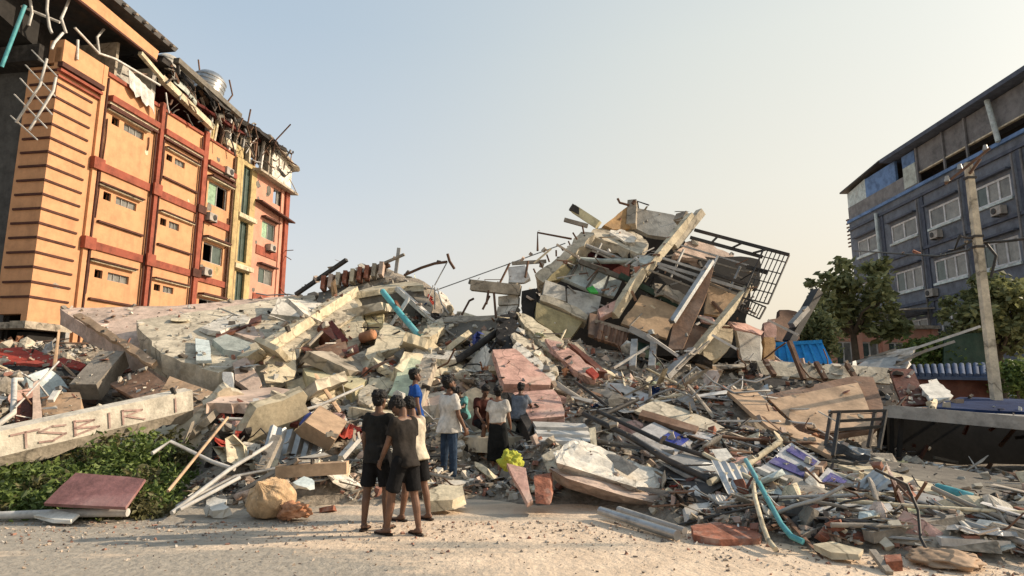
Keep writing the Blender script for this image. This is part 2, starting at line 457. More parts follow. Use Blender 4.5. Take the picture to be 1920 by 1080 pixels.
# grey streaks in the sand, stronger towards the left of the road
sx = n.new('ShaderNodeSeparateXYZ'); l.new(tc.outputs['Object'], sx.inputs[0])
mrx = n.new('ShaderNodeMapRange'); mrx.inputs['From Min'].default_value = 2.5; mrx.inputs['From Max'].default_value = -3.5; mrx.inputs['To Min'].default_value = -.14; mrx.inputs['To Max'].default_value = .145
l.new(sx.outputs['X'], mrx.inputs['Value'])
ad = n.new('ShaderNodeMath'); ad.operation = 'ADD'; l.new(nz(.55, 9, (.42, 2.1, 1), .66).outputs['Fac'], ad.inputs[0]); l.new(mrx.outputs[0], ad.inputs[1])
rk = ramp(ad.outputs[0], .49, .60, (0, 0, 0), (1, 1, 1))
asp = ramp(nz(9, 6).outputs['Fac'], .3, .7, (.30, .27, .225), (.43, .385, .32))
mx = n.new('ShaderNodeMixRGB'); l.new(rk.outputs[0], mx.inputs['Fac']); l.new(base.outputs[0], mx.inputs['Color1']); l.new(asp.outputs[0], mx.inputs['Color2'])
sp = ramp(nz(38, 3).outputs['Fac'], .60, .72, (1, 1, 1), (.45, .42, .4))
mm = n.new('ShaderNodeMixRGB'); mm.blend_type = 'MULTIPLY'; mm.inputs['Fac'].default_value = .8; l.new(mx.outputs[0], mm.inputs['Color1']); l.new(sp.outputs[0], mm.inputs['Color2'])
l.new(mm.outputs[0], b.inputs['Base Color'])
bp = n.new('ShaderNodeBump'); bp.inputs['Strength'].default_value = .7; bp.inputs['Distance'].default_value = .05; l.new(nz(11, 8).outputs['Fac'], bp.inputs['Height']); l.new(bp.outputs[0], b.inputs['Normal'])
g = MB().add([(-900, -60, 0), (900, -60, 0), (900, 1500, 0), (-900, 1500, 0)], [(0, 1, 2, 3)])
tag(g.build('ground', gm, loc=(0, 0, 0), fix=False), None, kind='structure')
# ---------------------------------------------------------------- the two standing buildings
mat('orange_wall', (.57, .30, .155), stain=(.40, .205, .11), st_amt=.5, var=.08, scale=1.2, st_scale=.8, bump=.12, obj_var=.0, streak=True, bscale=14, grime=.16)
mat('salmon_wall', (.55, .27, .19), stain=(.43, .27, .19), st_amt=.5, var=.08, scale=1.2, st_scale=.9, bump=.12, obj_var=.0, streak=True, bscale=14, grime=.16)
mat('straw_wall', (.48, .37, .18), stain=(.36, .24, .13), st_amt=.6, var=.1, scale=1.5, bump=.12, obj_var=.03, streak=True)
mat('red_trim', (.30, .082, .05), stain=(.22, .09, .055), st_amt=.5, var=.12, scale=2, bump=.1, obj_var=.05, streak=True)
mat('dark_trim', (.085, .034, .024), var=.15, scale=3, bump=.1, obj_var=.05)
mat('shade_black', (.022, .02, .018), var=.3, bump=0)  # near-black in the colour itself, so rooms, gaps and undersides look unlit
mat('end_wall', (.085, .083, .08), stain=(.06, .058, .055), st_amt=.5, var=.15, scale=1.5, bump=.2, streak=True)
mat('glass_green', (.075, .10, .085), rough=.18, var=.2, scale=1.5, bump=0, spec=.5, obj_var=.25)
mat('glass_grey', (.19, .185, .165), rough=.25, var=.25, scale=2.0, bump=0, spec=.5, obj_var=.25)
mat('curtain_green', (.30, .44, .30), var=.2, scale=6, bump=.2)
mat('blue_grey_wall', (.15, .168, .20), stain=(.115, .13, .155), st_amt=.5, var=.1, scale=1.2, bump=.12, obj_var=.0, streak=True, st_scale=.9)
mat('blue_trim', (.085, .098, .13), var=.12, bump=.1, obj_var=.0)
mat('grey_panel', (.20, .195, .195), var=.1, scale=1.5, bump=.1, stain=(.12, .12, .12), st_amt=.5)
mat('frame_white', (.58, .58, .58), rough=.5, var=.05, bump=0)
mat('blue_panel', (.13, .22, .40), var=.15, scale=1.5, bump=.1)
mat('ac_white', (.36, .33, .29), rough=.5, var=.08, bump=0, stain=(.35, .3, .25), st_amt=.3)

def frame_fn(A, deg, sgn):
    d = R(deg)
    D = Vector((math.sin(d), math.cos(d), 0))
    N = Vector((math.cos(d), -math.sin(d), 0)) * sgn
    A0 = Vector((A.x, A.y, 0))
    return lambda s, h, n=0.0: A0 + D * s + N * n + Vector((0, 0, h))
def lbox(P, mb, s0, s1, h0, h1, n0, n1):
    return mb.hexa([P(s0, h0, n0), P(s1, h0, n0), P(s1, h0, n1), P(s0, h0, n1), P(s0, h1, n0), P(s1, h1, n0), P(s1, h1, n1), P(s0, h1, n1)])
def wall_with_holes(P, s0, s1, h0, h1, holes, th=.28):
    mb = MB()
    ss = sorted({s0, s1, *[x for o in holes for x in o[:2] if s0 < x < s1]})
    hh = sorted({h0, h1, *[x for o in holes for x in o[2:] if h0 < x < h1]})
    for i in range(len(ss) - 1):
        run = None
        for j in range(len(hh) - 1):
            cs, ch = (ss[i] + ss[i + 1]) / 2, (hh[j] + hh[j + 1]) / 2
            solid = not any(o[0] < cs < o[1] and o[2] < ch < o[3] for o in holes)
            if solid:
                if run is None: run = hh[j]
            elif run is not None:
                lbox(P, mb, ss[i], ss[i + 1], run, hh[j], -th, 0); run = None
        if run is not None: lbox(P, mb, ss[i], ss[i + 1], run, h1, -th, 0)
    return mb
def window(P, parent, s0, s1, h0, h1, fm, pm, nm=1, rec=-.14, fw=.05):
    f = MB()
    lbox(P, f, s0, s1, h1 - fw, h1, rec - .03, rec + .05); lbox(P, f, s0, s1, h0, h0 + fw, rec - .03, rec + .05)
    for k in range(nm + 2):
        c = s0 + fw / 2 + (s1 - s0 - fw) * k / (nm + 1)
        lbox(P, f, c - fw / 2, c + fw / 2, h0 + fw, h1 - fw, rec - .03, rec + .05)
    fo = f.build('window', fm, parent)
    for k in range(nm + 1):
        a = s0 + fw + (s1 - s0 - fw) * k / (nm + 1); b_ = s0 + (s1 - s0 - fw) * (k + 1) / (nm + 1)
        m_ = pm if not isinstance(pm, list) else pm[k % len(pm)]
        if m_: lbox(P, MB(), a, b_, h0 + fw, h1 - fw, rec - .01, rec + .01).build('pane', m_, fo)
    return fo
def ac_unit(P, s, h, label, w_=.7, hh_=.46, group=None):
    t = thing('air_conditioner', label, 'air conditioner', P(s, h, .2), group)
    mb = lbox(P, MB(), s - w_ / 2, s + w_ / 2, h, h + hh_, .05, .4)
    mb.build('casing', 'ac_white', t)
    c = P(s + .12, h + hh_ / 2, .40); nrm = (P(0, 0, 1) - P(0, 0, 0))
    MB().tube([c, c + nrm * .03], hh_ * .36, 14).build('fan_grille', 'metal_dark', t)
    b_ = MB(); lbox(P, b_, s - w_ * .4, s - w_ * .36, h - .06, h - .003, 0.02, .42); lbox(P, b_, s + w_ * .36, s + w_ * .4, h - .06, h - .003, 0.02, .42)
    b_.build('bracket', 'metal_dark', t)
    return t

# left: orange block whose top storey is wrecked
LP = frame_fn(at(60, 571, 24.5), 8.5, 1)
LBT = thing('apartment_building', 'orange and salmon four storey building with a wrecked top floor, left of the heap', 'building', LP(0, 0, 0))
def lpart(name, m, *boxes):
    mb = MB()
    for b_ in boxes: lbox(LP, mb, *b_)
    return mb.build(name, m, LBT)
W1 = [(2.85, 3.3), (3.6, 4.9)]; W2 = [(6.6, 7.05), (7.25, 8.05)]
holes, smallw, bigw = [], [], []
for hs_ in ((14.0, 14.4), (10.3, 10.68), (6.62, 7.0)):
    for i, (a, b_) in enumerate(W1): holes.append((a, b_, *hs_)); smallw.append((i, a, b_, *hs_))
for hs_ in ((13.66, 14.0), (10.1, 10.48), (6.63, 6.97)):
    for i, (a, b_) in enumerate(W2): holes.append((a, b_, *hs_)); smallw.append((i, a, b_, *hs_))
for hs_ in ((12.4, 13.75), (8.95, 10.05), (5.5, 6.78)):
    holes.append((10.2, 12.05, *hs_)); bigw.append((10.2, 12.05, *hs_))
wall_with_holes(LP, -.15, 12.6, 4.3, 16.15, holes).build('wall', 'orange_wall', LBT)
wall_with_holes(LP, 1.9, 12.6, 0, 4.3, [(3, 5, 2.6, 3.6), (6.8, 8.6, 2.4, 3.6)]).build('wall', 'orange_wall', LBT)
holes2 = [(13.55, 14.5, 12.77, 16.0), (13.55, 14.5, 9.63, 12.3), (13.55, 14.5, 5.2, 9.0)]
wall_with_holes(LP, 12.6, 15.1, 0, 16.3, holes2).build('wall', 'straw_wall', LBT)
holes3 = [(17.2, 18.5, 14.55, 15.65), (16.05, 17.75, 11.8, 13.0), (16.0, 17.8, 8.68, 9.75), (16.0, 17.8, 5.2, 6.3)]
wall_with_holes(LP, 15.1, 19.2, 0, 16.15, holes3).build('wall', 'salmon_wall', LBT)
for i, a, b_, c, d in smallw:
    window(LP, LBT, a, b_, c, d, 'metal_grey' if i else 'metal_dark', 'glass_grey' if i else None, 0 if not i else 2, fw=.03)
for k, (a, b_, c, d) in enumerate(bigw): window(LP, LBT, a, b_, c, d, 'metal_grey', [['curtain_green', None], [None, 'glass_green'], [None, None]][k], 1, fw=.06)
for k, (a, b_, c, d) in enumerate(holes3): window(LP, LBT, a, b_, c, d, 'metal_grey', [[None, 'glass_grey'], ['curtain_green', 'glass_green'], ['glass_green', 'glass_grey'], [None, None]][k], 1, fw=.06)
for a, b_, c, d in holes2: window(LP, LBT, a, b_, c, d, 'green_dark', 'glass_green', 1, rec=-.2, fw=.06)
lpart('stair_landing', 'cream', (13.0, 15.0, 12.38, 12.66, .004, .3)); lpart('stair_landing', 'cream', (13.0, 15.0, 9.1, 9.4, .004, .3))
lpart('interior', 'shade_black', (.3, 19.1, 0, 16.0, -13, -1.3))  # solid block coloured near black so the openings show dark
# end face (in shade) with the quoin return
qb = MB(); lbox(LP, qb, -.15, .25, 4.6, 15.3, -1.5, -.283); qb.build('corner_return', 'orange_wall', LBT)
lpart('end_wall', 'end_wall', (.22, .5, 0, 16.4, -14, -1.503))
q = MB()
for k in range(17):
    h = 5.24 + .612 * k
    lbox(LP, q, -.22, 1.66, h, h + .09, .003, .05)
    lbox(LP, q, -.22, -.153, h, h + .09, -1.3, .003)
q.build('rustication_strip', 'dark_trim', LBT)
# storey bands, cornice, rail, ledges, hoods
for a, b_, dz in ((2.5, 5.65, 0), (6.12, 9.28, -.08), (9.84, 12.48, -.35)):
    lpart('storey_band', 'red_trim', (a, b_, 11.56 + dz, 11.95 + dz, .003, .09))
    lpart('storey_band', 'red_trim', (a, b_, 7.86 + dz * .5, 8.22 + dz * .5, .003, .09))
    lpart('cornice', 'red_trim', (a, b_, 14.95 + dz, 15.25 + dz, .003, .28)); lpart('cornice', 'cream', (a, b_, 14.82 + dz, 14.947 + dz, .003, .16)); lpart('cornice', 'dark_trim', (a, b_, 14.7 + dz, 14.817 + dz, .003, .22))
lpart('cornice', 'dark_trim', (-.25, 2.0, 15.2, 15.42, .003, .25)); lpart('cornice', 'red_trim', (-.25, 2.0, 15.0, 15.12, .003, .2)); lpart('cornice', 'red_trim', (-.25, 2.0, 14.75, 14.84, .003, .12))
lpart('parapet_rail', 'red_trim', (2.3, 5.68, 16.153, 16.33, -.3, .1)); lpart('parapet_rail', 'red_trim', (6.12, 9.28, 16.153, 16.3, -.3, .1)); lpart('parapet_rail', 'red_trim', (9.84, 12.6, 16.153, 16.27, -.3, .08))
for hs_ in (14.5, 10.84, 7.28):
    lpart('window_hood', 'dark_trim', (2.4, 5.1, hs_ + .07, hs_ + .14, .003, .3)); lpart('window_hood', 'cream', (2.4, 5.1, hs_, hs_ + .065, .003, .2))
for hs_ in (14.2, 10.72, 7.16):
    lpart('window_hood', 'dark_trim', (6.42, 9.1, hs_ + .07, hs_ + .13, .003, .26)); lpart('window_hood', 'cream', (6.42, 9.1, hs_, hs_ + .065, .003, .18))
for hs_ in (13.86, 10.2, 6.85):
    lpart('window_hood', 'dark_trim', (10.05, 12.3, hs_ + .09, hs_ + .2, .003, .4)); lpart('window_hood', 'cream', (10.05, 12.3, hs_, hs_ + .085, .003, .3))
for a, b_, h in ((2.65, 5.45, 9.15), (6.5, 9.1, 9.0), (2.65, 5.65, 5.58), (6.4, 9.2, 12.6)):
    lpart('ledge', 'dark_trim', (a, b_, h, h + .09, .003, .13))
# columns and downpipes
for a, b_, m_, n1 in ((1.98, 2.22, 'orange_wall', .12), (5.78, 6.02, 'red_trim', .2), (9.4, 9.76, 'red_trim', .16), (12.5, 12.98, 'straw_wall', .22), (18.75, 19.25, 'red_trim', .16), (18.2, 18.5, 'salmon_wall', .08)):
    lpart('pilaster', m_, (a, b_, 0, 16.5 if a < 12 else 16.1, .003, n1))
for a in (2.32, 5.63, 6.2, 9.22, 12.42, 13.1):
    MB().tube([LP(a, 1, .1), LP(a, 9, .11), LP(a, 16.0, .1)], .055, 6).build('downpipe', 'dark_trim' if a < 12 else 'rust', LBT)
for h in (11.75, 8.05):
    lpart('capital', 'red_trim', (1.9, 2.5, h - .27, h + .27, .003, .26)); lpart('capital', 'red_trim', (5.62, 6.2, h - .3, h + .3, .203, .3))
    for k in (0, 1): lpart('capital', 'dark_trim', (9.2, 9.9, h - .2, h + .25, .163, .24)) if k else None
for a, b_, c in ((2.5, 11.6, 9.3), (2.55, 14.1, 12.1), (2.45, 7.9, 5.8), (6.35, 14.2, 12.4), (6.3, 10.8, 9.1), (6.3, 7.2, 5.6), (5.2, 14.3, 13.6), (9.95, 14.0, 8.2), (12.2, 12.0, 6.0)):
    MB().tube([LP(a, b_, .05), LP(a + .02, (b_ + c) / 2, .06), LP(a, c, .05)], .03, 5).build('conduit', 'dark_trim', LBT)
for (a, h, sz) in ((10.4, 12.2, .4), (11.6, 8.6, .35), (12.3, 10.6, .3), (10.2, 8.5, .3), (12.7, 12.0, .3), (12.8, 9.0, .35), (9.6, 13.9, .22), (5.2, 13.5, .2), (8.6, 12.0, .12), (12.2, 14.9, .35), (10.9, 15.3, .25), (1.0, 5.9, .25), (4.2, 5.2, .2)):
    pts = [LP(a + sz * math.cos(t) * rng.uniform(.4, 1), h + sz * math.sin(t) * rng.uniform(.4, 1), .008) for t in np.linspace(0, 5.6, 9)]
    MB().prism(pts, LP(0, 0, 0) - LP(0, 0, .01)).build('bare_patch', rng.choice(['concrete', 'cream', 'straw_wall', 'concrete_dark']), LBT)
# pink bay: sloping canopy strips, red spandrels
mb = MB(); mb.hexa([LP(15.05, 14.02, .003), LP(19.5, 13.7, .003), LP(19.5, 13.62, .55), LP(15.05, 13.94, .55), LP(15.05, 14.15, .003), LP(19.5, 13.83, .003), LP(19.5, 13.72, .55), LP(15.05, 14.04, .55)]); mb.build('canopy', 'dark_trim', LBT)
mb = MB(); mb.hexa([LP(14.5, 15.98, .003), LP(19.6, 15.85, .003), LP(19.6, 15.8, .6), LP(14.5, 15.93, .6), LP(14.5, 16.14, .003), LP(19.6, 16.02, .003), LP(19.6, 15.95, .6), LP(14.5, 16.08, .6)]); mb.build('canopy', 'concrete', LBT)
for a, b_ in ((10.55, 11.15), (7.2, 7.9)): lpart('spandrel', 'red_trim', (15.5, 18.15, a, b_, .003, .06))
lpart('window_hood', 'dark_trim', (15.9, 17.95, 13.15, 13.27, .003, .35)); lpart('window_hood', 'dark_trim', (15.8, 17.95, 9.9, 10.0, .003, .35))
# broken patches in the salmon bay
for (a, h, sz) in ((15.3, 15.2, .35), (16.4, 14.9, .22), (15.4, 14.3, .18), (15.5, 11.3, .2), (15.6, 8.1, .25), (16.6, 15.2, .5)):
    pts = [LP(a + sz * math.cos(t) * rng.uniform(.5, 1), h + sz * math.sin(t) * rng.uniform(.5, 1), .006) for t in np.linspace(0, 5.4, 7)]
    MB().prism(pts, LP(0, 0, 0) - LP(0, 0, .01)).build('broken_patch', 'concrete_dark', LBT)
# ground floor shop front under the corner
lpart('shop_front', 'shade_black', (.25, 1.9, 0, 3.9, -.8, -.3)); lpart('shop_front', 'concrete', (-.3, 1.9, 4.0, 4.297, -.6, .12)); lpart('shop_front', 'metal_grey', (1.6, 1.8, 0, 4.0, -.25, .12))  # inner box coloured near black for the shade of the opening
mb = MB(); lbox(LP, mb, -1.2, 1.9, 2.6, 3.3, .2, .8); mb.build('shop_counter', 'wood_red', LBT)
lpart('end_wall', 'shade_black', (.2, .217, 0, 4.3, -14, -1.45)); lpart('shop_front', 'concrete', (-.3, .2, 4.0, 4.25, -14, -.62))  # thin near-black sheet, shade of the ground floor opening in its colour
# wrecked top storey
lpart('back_wall', 'black_and_shade', (-.5, 19.1, 16.0, 18.6, -3.2, -3.0)); lpart('top_floor', 'concrete_dark', (.3, 19.1, 16.002, 16.14, -13, -.3))  # back wall near black, so the openings of the top floor look dark
lpart('side_wall', 'concrete', (3.0, 3.15, 16.33, 18.3, -2.9, -.3)); lpart('side_wall', 'grey_wall', (5.3, 5.6, 16.33, 18.2, -1.4, -.2)); lpart('back_wall', 'grey_wall', (3.16, 5.3, 16.3, 18.0, -1.2, -1.05))
mb = MB(); mb.hexa([LP(-4.5, 18.55, .35), LP(4.65, 18.2, .35), LP(4.65, 18.2, .5), LP(-4.5, 18.55, .5), LP(-4.5, 19.35, .35), LP(4.75, 18.75, .35), LP(4.75, 18.75, .5), LP(-4.5, 19.35, .5)]); mb.build('fascia', 'orange_wall', LBT)
mb = MB(); mb.hexa([LP(-4.5, 18.42, .38), LP(4.65, 18.1, .38), LP(4.65, 18.1, .56), LP(-4.5, 18.42, .56), LP(-4.5, 18.54, .38), LP(4.65, 18.19, .38), LP(4.65, 18.19, .56), LP(-4.5, 18.54, .56)]); mb.build('fascia', 'dark_trim', LBT)
mb = MB(); mb.hexa([LP(-4.5, 19.6, -9), LP(5.6, 19.2, -9), LP(5.6, 19.2, .75), LP(-4.5, 19.6, .75), LP(-4.5, 20.0, -9), LP(5.8, 19.5, -9), LP(5.8, 19.5, .75), LP(-4.5, 20.0, .75)]); mb.build('roof', 'metal_dark', LBT)
mb = MB()
for k in range(16): mb.bar(LP(-4.5 + k * .65, 20.0 - k * .03, .2), LP(-4.5 + k * .65, 19.75 - k * .03, .95), .16, .09)
mb.build('eave', 'wood_grey', LBT)
mb = MB(); mb.hexa([LP(-5.5, 16.6, -14), LP(-.2, 16.3, -14), LP(-.2, 16.2, -1.2), LP(-5.5, 17.5, -1.2), LP(-5.5, 18.5, -14), LP(-.2, 18.3, -14), LP(-.2, 18.2, -1.2), LP(-5.5, 18.5, -1.2)]); mb.build('overhang', 'shade_black', LBT)  # shade of the underside put into the near-black colour
lpart('corner_stub', 'orange_wall', (-.15, 2.2, 15.45, 16.5, -.6, 0.1)); lpart('beam', 'black_and_shade', (-.6, .2, 15.35, 16.1, -14, -.62))  # beam coloured near black to match the dark under the overhang
# torn roof over the middle of the top floor
def lslab(name, m, pts, th, jag=.12): return slab_mb([LP(*p) for p in pts], th, jag, .5, vec=Vector((0, 0, -th))).build(name, m, LBT)
lslab('torn_roof', 'black_and_shade', [(5.3, 18.9, .3), (9.5, 18.2, .4), (14.5, 18.9, .3), (18.5, 18.9, .2), (18.5, 19.0, -5), (10, 19.3, -5), (5.3, 19.3, -5)], .25)
lslab('torn_roof', 'maroon', [(6.8, 17.9, -.2), (11.5, 17.4, .3), (13.5, 18.3, .2), (13, 18.6, -3), (7, 18.4, -3)], .15)
lslab('torn_roof', 'metal_dark', [(8, 18.6, .9), (10.5, 18.0, .7), (11.5, 18.9, .0), (9, 19.3, -.5)], .08, .2)
lslab('torn_roof', 'sage', [(6.3, 17.9, .25), (8.2, 17.6, .3), (8.3, 18.2, .1), (6.4, 18.4, 0)], .1, .1)
mb = MB(); mb.bar(LP(5.3, 17.6, .3), LP(9.6, 16.75, .35), .3, .34); mb.bar(LP(3.6, 18.0, .45), LP(5.4, 17.55, .35), .2, .2); mb.build('beam', 'cream', LBT)
mb = MB(); mb.bar(LP(5.9, 18.9, .6), LP(11.6, 18.35, .7), .35, .3); mb.build('beam', 'concrete_dark', LBT)
for k, (s, h0, h1, ds) in enumerate(((9.9, 16.3, 17.6, .1), (10.5, 16.2, 17.9, .2), (11.2, 16.2, 18.2, .1), (11.9, 16.2, 18.3, -.1), (12.6, 16.3, 18.6, .1), (13.3, 16.3, 18.5, .25), (14.1, 16.3, 18.6, -.15), (14.8, 16.3, 18.7, .1), (15.6, 16.2, 18.7, .2), (16.4, 16.2, 18.6, 0))):
    MB().bar(LP(s, h0, -.15), LP(s + ds, h1, -.1), .16 if k % 3 else .3, .2).build('post', ['metal_grey', 'cream', 'rust', 'metal_white', 'concrete'][k % 5], LBT)
lpart('side_wall', 'straw_wall', (9.85, 10.6, 16.28, 17.3, -.3, -.1)); lpart('side_wall', 'straw_wall', (12.6, 13.4, 16.32, 17.0, -.25, 0)); lpart('side_wall', 'cream', (11.3, 12.5, 16.5, 16.9, -.1, .1))
slab_mb([LP(16.7, 16.2, .1), LP(19.35, 16.15, .1), LP(19.4, 17.5, .1), (LP(18.9, 18.2, .1)), LP(17.0, 18.5, .1), LP(16.6, 17.6, .1)], .25, .06, .5).build('side_wall', 'white_plaster', LBT)
slab_mb([LP(17.3, 17.0, .15), LP(18.4, 16.75, .15), LP(18.5, 17.0, .15), LP(17.4, 17.25, .15)], .06, .08, .3).build('broken_patch', 'black_and_shade', LBT)
lslab('torn_roof', 'concrete', [(15.5, 18.9, .5), (19.9, 17.9, .5), (19.9, 18.1, -2.5), (15.5, 19.1, -2.5)], .18)
for k in range(46):     # tangle of broken roof timber
    s = rng.uniform(5.0, 18.8); h = 18.9 - rng.uniform(0, 1.1); a = LP(s, h, rng.uniform(-.8, .7)); d_ = (LP(1, 0, 0) - LP(0, 0, 0)) * rng.uniform(-1, 1) + Vector((rng.uniform(-.3, .3), 0, rng.uniform(-.5, .6)))
    MB().bar(a, a + d_ * rng.uniform(.5, 1.6), rng.uniform(.06, .22), rng.uniform(.04, .3)).build('broken_timber', rng.choice(['black_and_shade', 'metal_dark', 'rust', 'wood_brown', 'maroon', 'concrete_dark', 'wood_grey', 'black_and_shade']), LBT)
for k in range(90):     # hanging laths, bars and cables along the torn edge
    s = rng.uniform(5.5, 18.5); h = rng.uniform(16.6, 18.9)
    a = LP(s, h, rng.uniform(.1, .8)); L = rng.uniform(.4, 1.7)
    b_ = a + (LP(1, 0, 0) - LP(0, 0, 0)) * rng.uniform(-.7, .7) * L + Vector((rng.uniform(-.2, .4), 0, -L * rng.uniform(.1, 1)))
    MB().tube([a, (a + b_) / 2 + Vector((0, 0, rng.uniform(-.15, .15))), b_], rng.uniform(.02, .06), 5).build('hanging_lath', rng.choice(['metal_grey', 'rust', 'metal_dark', 'metal_dark', 'wood_grey', 'black_and_shade', 'wood_brown', 'rust']), LBT)
for p0, p1, p2 in (((512, 285), (518, 262), (545, 233)), ((420, 200), (436, 178), (430, 150)), ((505, 255), (540, 300), (556, 310)), ((376, 165), (374, 130), (372, 112)), ((465, 230), (468, 215), (470, 205))):
    Yk = 40 if p0[0] > 500 else 35
    MB().tube([at(*p0, Yk), at(*p1, Yk), at(*p2, Yk)], .05, 5).build('bent_rebar', 'rust', LBT)
for p in (((535, 470, 43.3), (550, 469, 43.0)), ((535, 480, 43.3), (546, 487, 43.0))): MB().tube([at(*k) for k in p], .03, 5).build('bent_rebar', 'rust', LBT)
for q_ in ([(56, -5), (60, 25), (54, 48)], [(90, -10), (88, 20), (93, 52), (97, 62)], [(130, 0), (115, 35), (124, 62)], [(118, 62), (102, 80), (97, 92)], [(140, 52), (185, 100), (215, 110), (300, 160)], [(195, 55), (182, 70), (186, 100)], [(146, 75), (145, 112)], [(40, 12), (112, 42)]):
    MB().tube([at(u, v, 23.6 + max(0, (u - 100)) * .03) for u, v in q_], .06, 5).build('hanging_lath', 'metal_white', LBT)
t = MB().tube([at(3, 125, 22.5), at(47, 10, 22.5)], .07, 8); tag(t.build('drain_pipe', 'turquoise'), 'pale turquoise pipe hanging from the dark corner of the orange building', 'pipe')
lt = thing('lattice_grille', 'white diagonal lattice grille dangling over the corner of the orange building', 'grille', at(70, 170, 23.4))
for a, b_ in (((60, 94), (107, 143)), ((48, 122), (103, 180)), ((38, 147), (98, 215)), ((27, 177), (88, 240)), ((20, 217), (70, 262))): MB().bar(at(*a, 23.5), at(*b_, 23.5), .07, .04).build('slat', 'metal_white', lt)
for q_ in (((88, 110), (75, 160), (30, 230)), ((105, 145), (100, 170), (55, 244))): MB().tube([at(*k, 23.42) for k in q_], .05, 6).build('slat', 'metal_white', lt)
# laundry on the rail
pts = [LP(3.3 + .22 * k, 17.0 - .05 * k, .16 + .05 * (k % 2)) for k in range(9)]; low = [LP(3.45 + .22 * k, 16.15 - .05 * k - .12 * (k % 3), .2 + .07 * (k % 2)) for k in range(9)]
mb = MB(); mb.add(pts + low + [p + Vector((.02, 0, 0)) for p in pts + low], [(i, i + 1, i + 10, i + 9) for i in range(8)] + [(i + 18, i + 27, i + 28, i + 19) for i in range(8)])
tag(mb.build('draped_cloth', 'cloth_white'), 'pale cloth draped over the red rail of the orange building', 'cloth')
# roof tanks
def tank(label, s, n, r, h0, h1, m_):
    c = LP(s, h0, n); t = thing('water_tank', label, 'water tank', c)
    ax = Vector((.18, .1, 1)).normalized(); H = h1 - h0
    MB().tube([c, c + ax * .1, c + ax * H * .75, c + ax * H * .93, c + ax * H], [r * .97, r, r, r * .7, r * .25], 20).build('shell', m_, t)
    for k in range(5): z = H * (.1 + .15 * k); MB().tube([c + ax * z, c + ax * (z + .04)], r * 1.02, 20).build('hoop', 'metal_grey', t)
    mb = MB()
    for k in range(4): a = k * 1.57 + .4; mb.bar(c + Vector((math.cos(a) * r, math.sin(a) * r, -.9)), c + Vector((math.cos(a) * r, math.sin(a) * r, .1)), .08)
    mb.build('stand', 'rust', t)
tank('larger pale round water tank tilted on the wrecked roof', 10.9, -1.3, .95, 19.35, 21.1, 'galvanised')
tank('smaller grey water tank behind the torn roof edge', 8.0, -1.8, .7, 19.2, 20.6, 'grey_wall')
ac_unit(LP, 17.0, 11.0, 'white air conditioner under the middle salmon bay window'); ac_unit(LP, 11.6, 14.55, 'white air conditioner on the cornice above the curtained window'); ac_unit(LP, 10.35, 11.3, 'stained air conditioner above the middle window of the orange bay'); ac_unit(LP, 10.3, 8.05, 'stained air conditioner above the lowest window of the orange bay')

# right: blue grey block
RP = frame_fn(at(1592, 417, 46), 1.5, -1)
RBT = thing('apartment_building', 'blue grey multi storey building with white windows at the right', 'building', RP(0, 0, 0))
def rpart(name, m, *boxes):
    mb = MB()
    for b_ in boxes: lbox(RP, mb, *b_)
    return mb.build(name, m, RBT)
cols_ = [(-3.6, -.9), (-8.0, -5.2), (-11.95, -9.2), (-15.75, -13.2), (-19.8, -17.2)]
rows_ = [(11.38, 12.6), (7.97, 9.36), (4.7, 6.02), (1.4, 2.7)]
RW = [(a, b_, c, d) for a, b_ in cols_ for c, d in rows_]
wall_with_holes(RP, -22.0, 0, 0, 14.4, RW).build('wall', 'blue_grey_wall', RBT)
rpart('interior', 'shade_black', (-21.8, -.3, 0, 14.3, -12, -1.0)); rpart('end_wall', 'blue_grey_wall', (-.28, -.003, 0, 17, -12, -.283)); rpart('end_wall', 'blue_grey_wall', (-22, -21.75, 0, 17, -12, -.283))
for a, b_, c, d in RW:
    wd = window(RP, RBT, a, b_, c, d, 'frame_white', ['glass_grey', 'glass_grey', 'glass_green'], 1 if a > -13 and c > 9 else 2, rec=-.08, fw=.12)
    lbox(RP, MB(), a - .1, b_ + .1, c - .14, c - .003, .003, .12).build('sill', 'pale_blue', wd)
    lbox(RP, MB(), a - .15, b_ + .15, d + .22, d + .32, .003, .3).build('hood', 'blue_trim', wd)
for h in (13.62, 10.25, 6.93, 3.6): rpart('storey_band', 'blue_trim', (-22, 0, h, h + .18, .003, .13))
rpart('storey_band', 'blue_panel', (-22, 0, 14.25, 14.45, .003, .16))
for s in (-4.3, -8.7, -12.6, -16.5): rpart('pilaster', 'blue_trim', (s - .18, s + .18, 0, 13.6, .003, .07))
for s in (-4.05,): MB().tube([RP(s, 0, .25), RP(s, 13.9, .25)], .11, 8).build('downpipe', 'pale_blue', RBT)
for s in (-8.45, -16.2, -16.8, -12.3): MB().tube([RP(s, 0, .18), RP(s, 13.5, .18)], .06, 6).build('downpipe', 'grey_panel', RBT)
MB().tube([RP(-15.6, 14.4, .22), RP(-15.2, 16.9, .22)], .13, 8).build('downpipe', 'pale_blue', RBT)
rpart('roof_storey', 'grey_panel', (-22, -8.6, 15.25, 16.85, -.3, -.05)); rpart('roof_storey', 'shade_black', (-22, -8.6, 14.45, 15.25, -1.0, -.9)); rpart('roof_storey', 'grey_panel', (-8.55, -.0, 14.45, 15.5, -.25, -.02))  # near-black strip stands for the shade in the roof storey opening
for s in (-11.2, -13.1, -17.5, -8.7): rpart('post', 'grey_panel', (s - .06, s + .06, 14.45, 16.85, -.02, .08))
rpart('shutter_rail', 'cream', (-22, -8.7, 15.17, 15.247, -.2, 0))
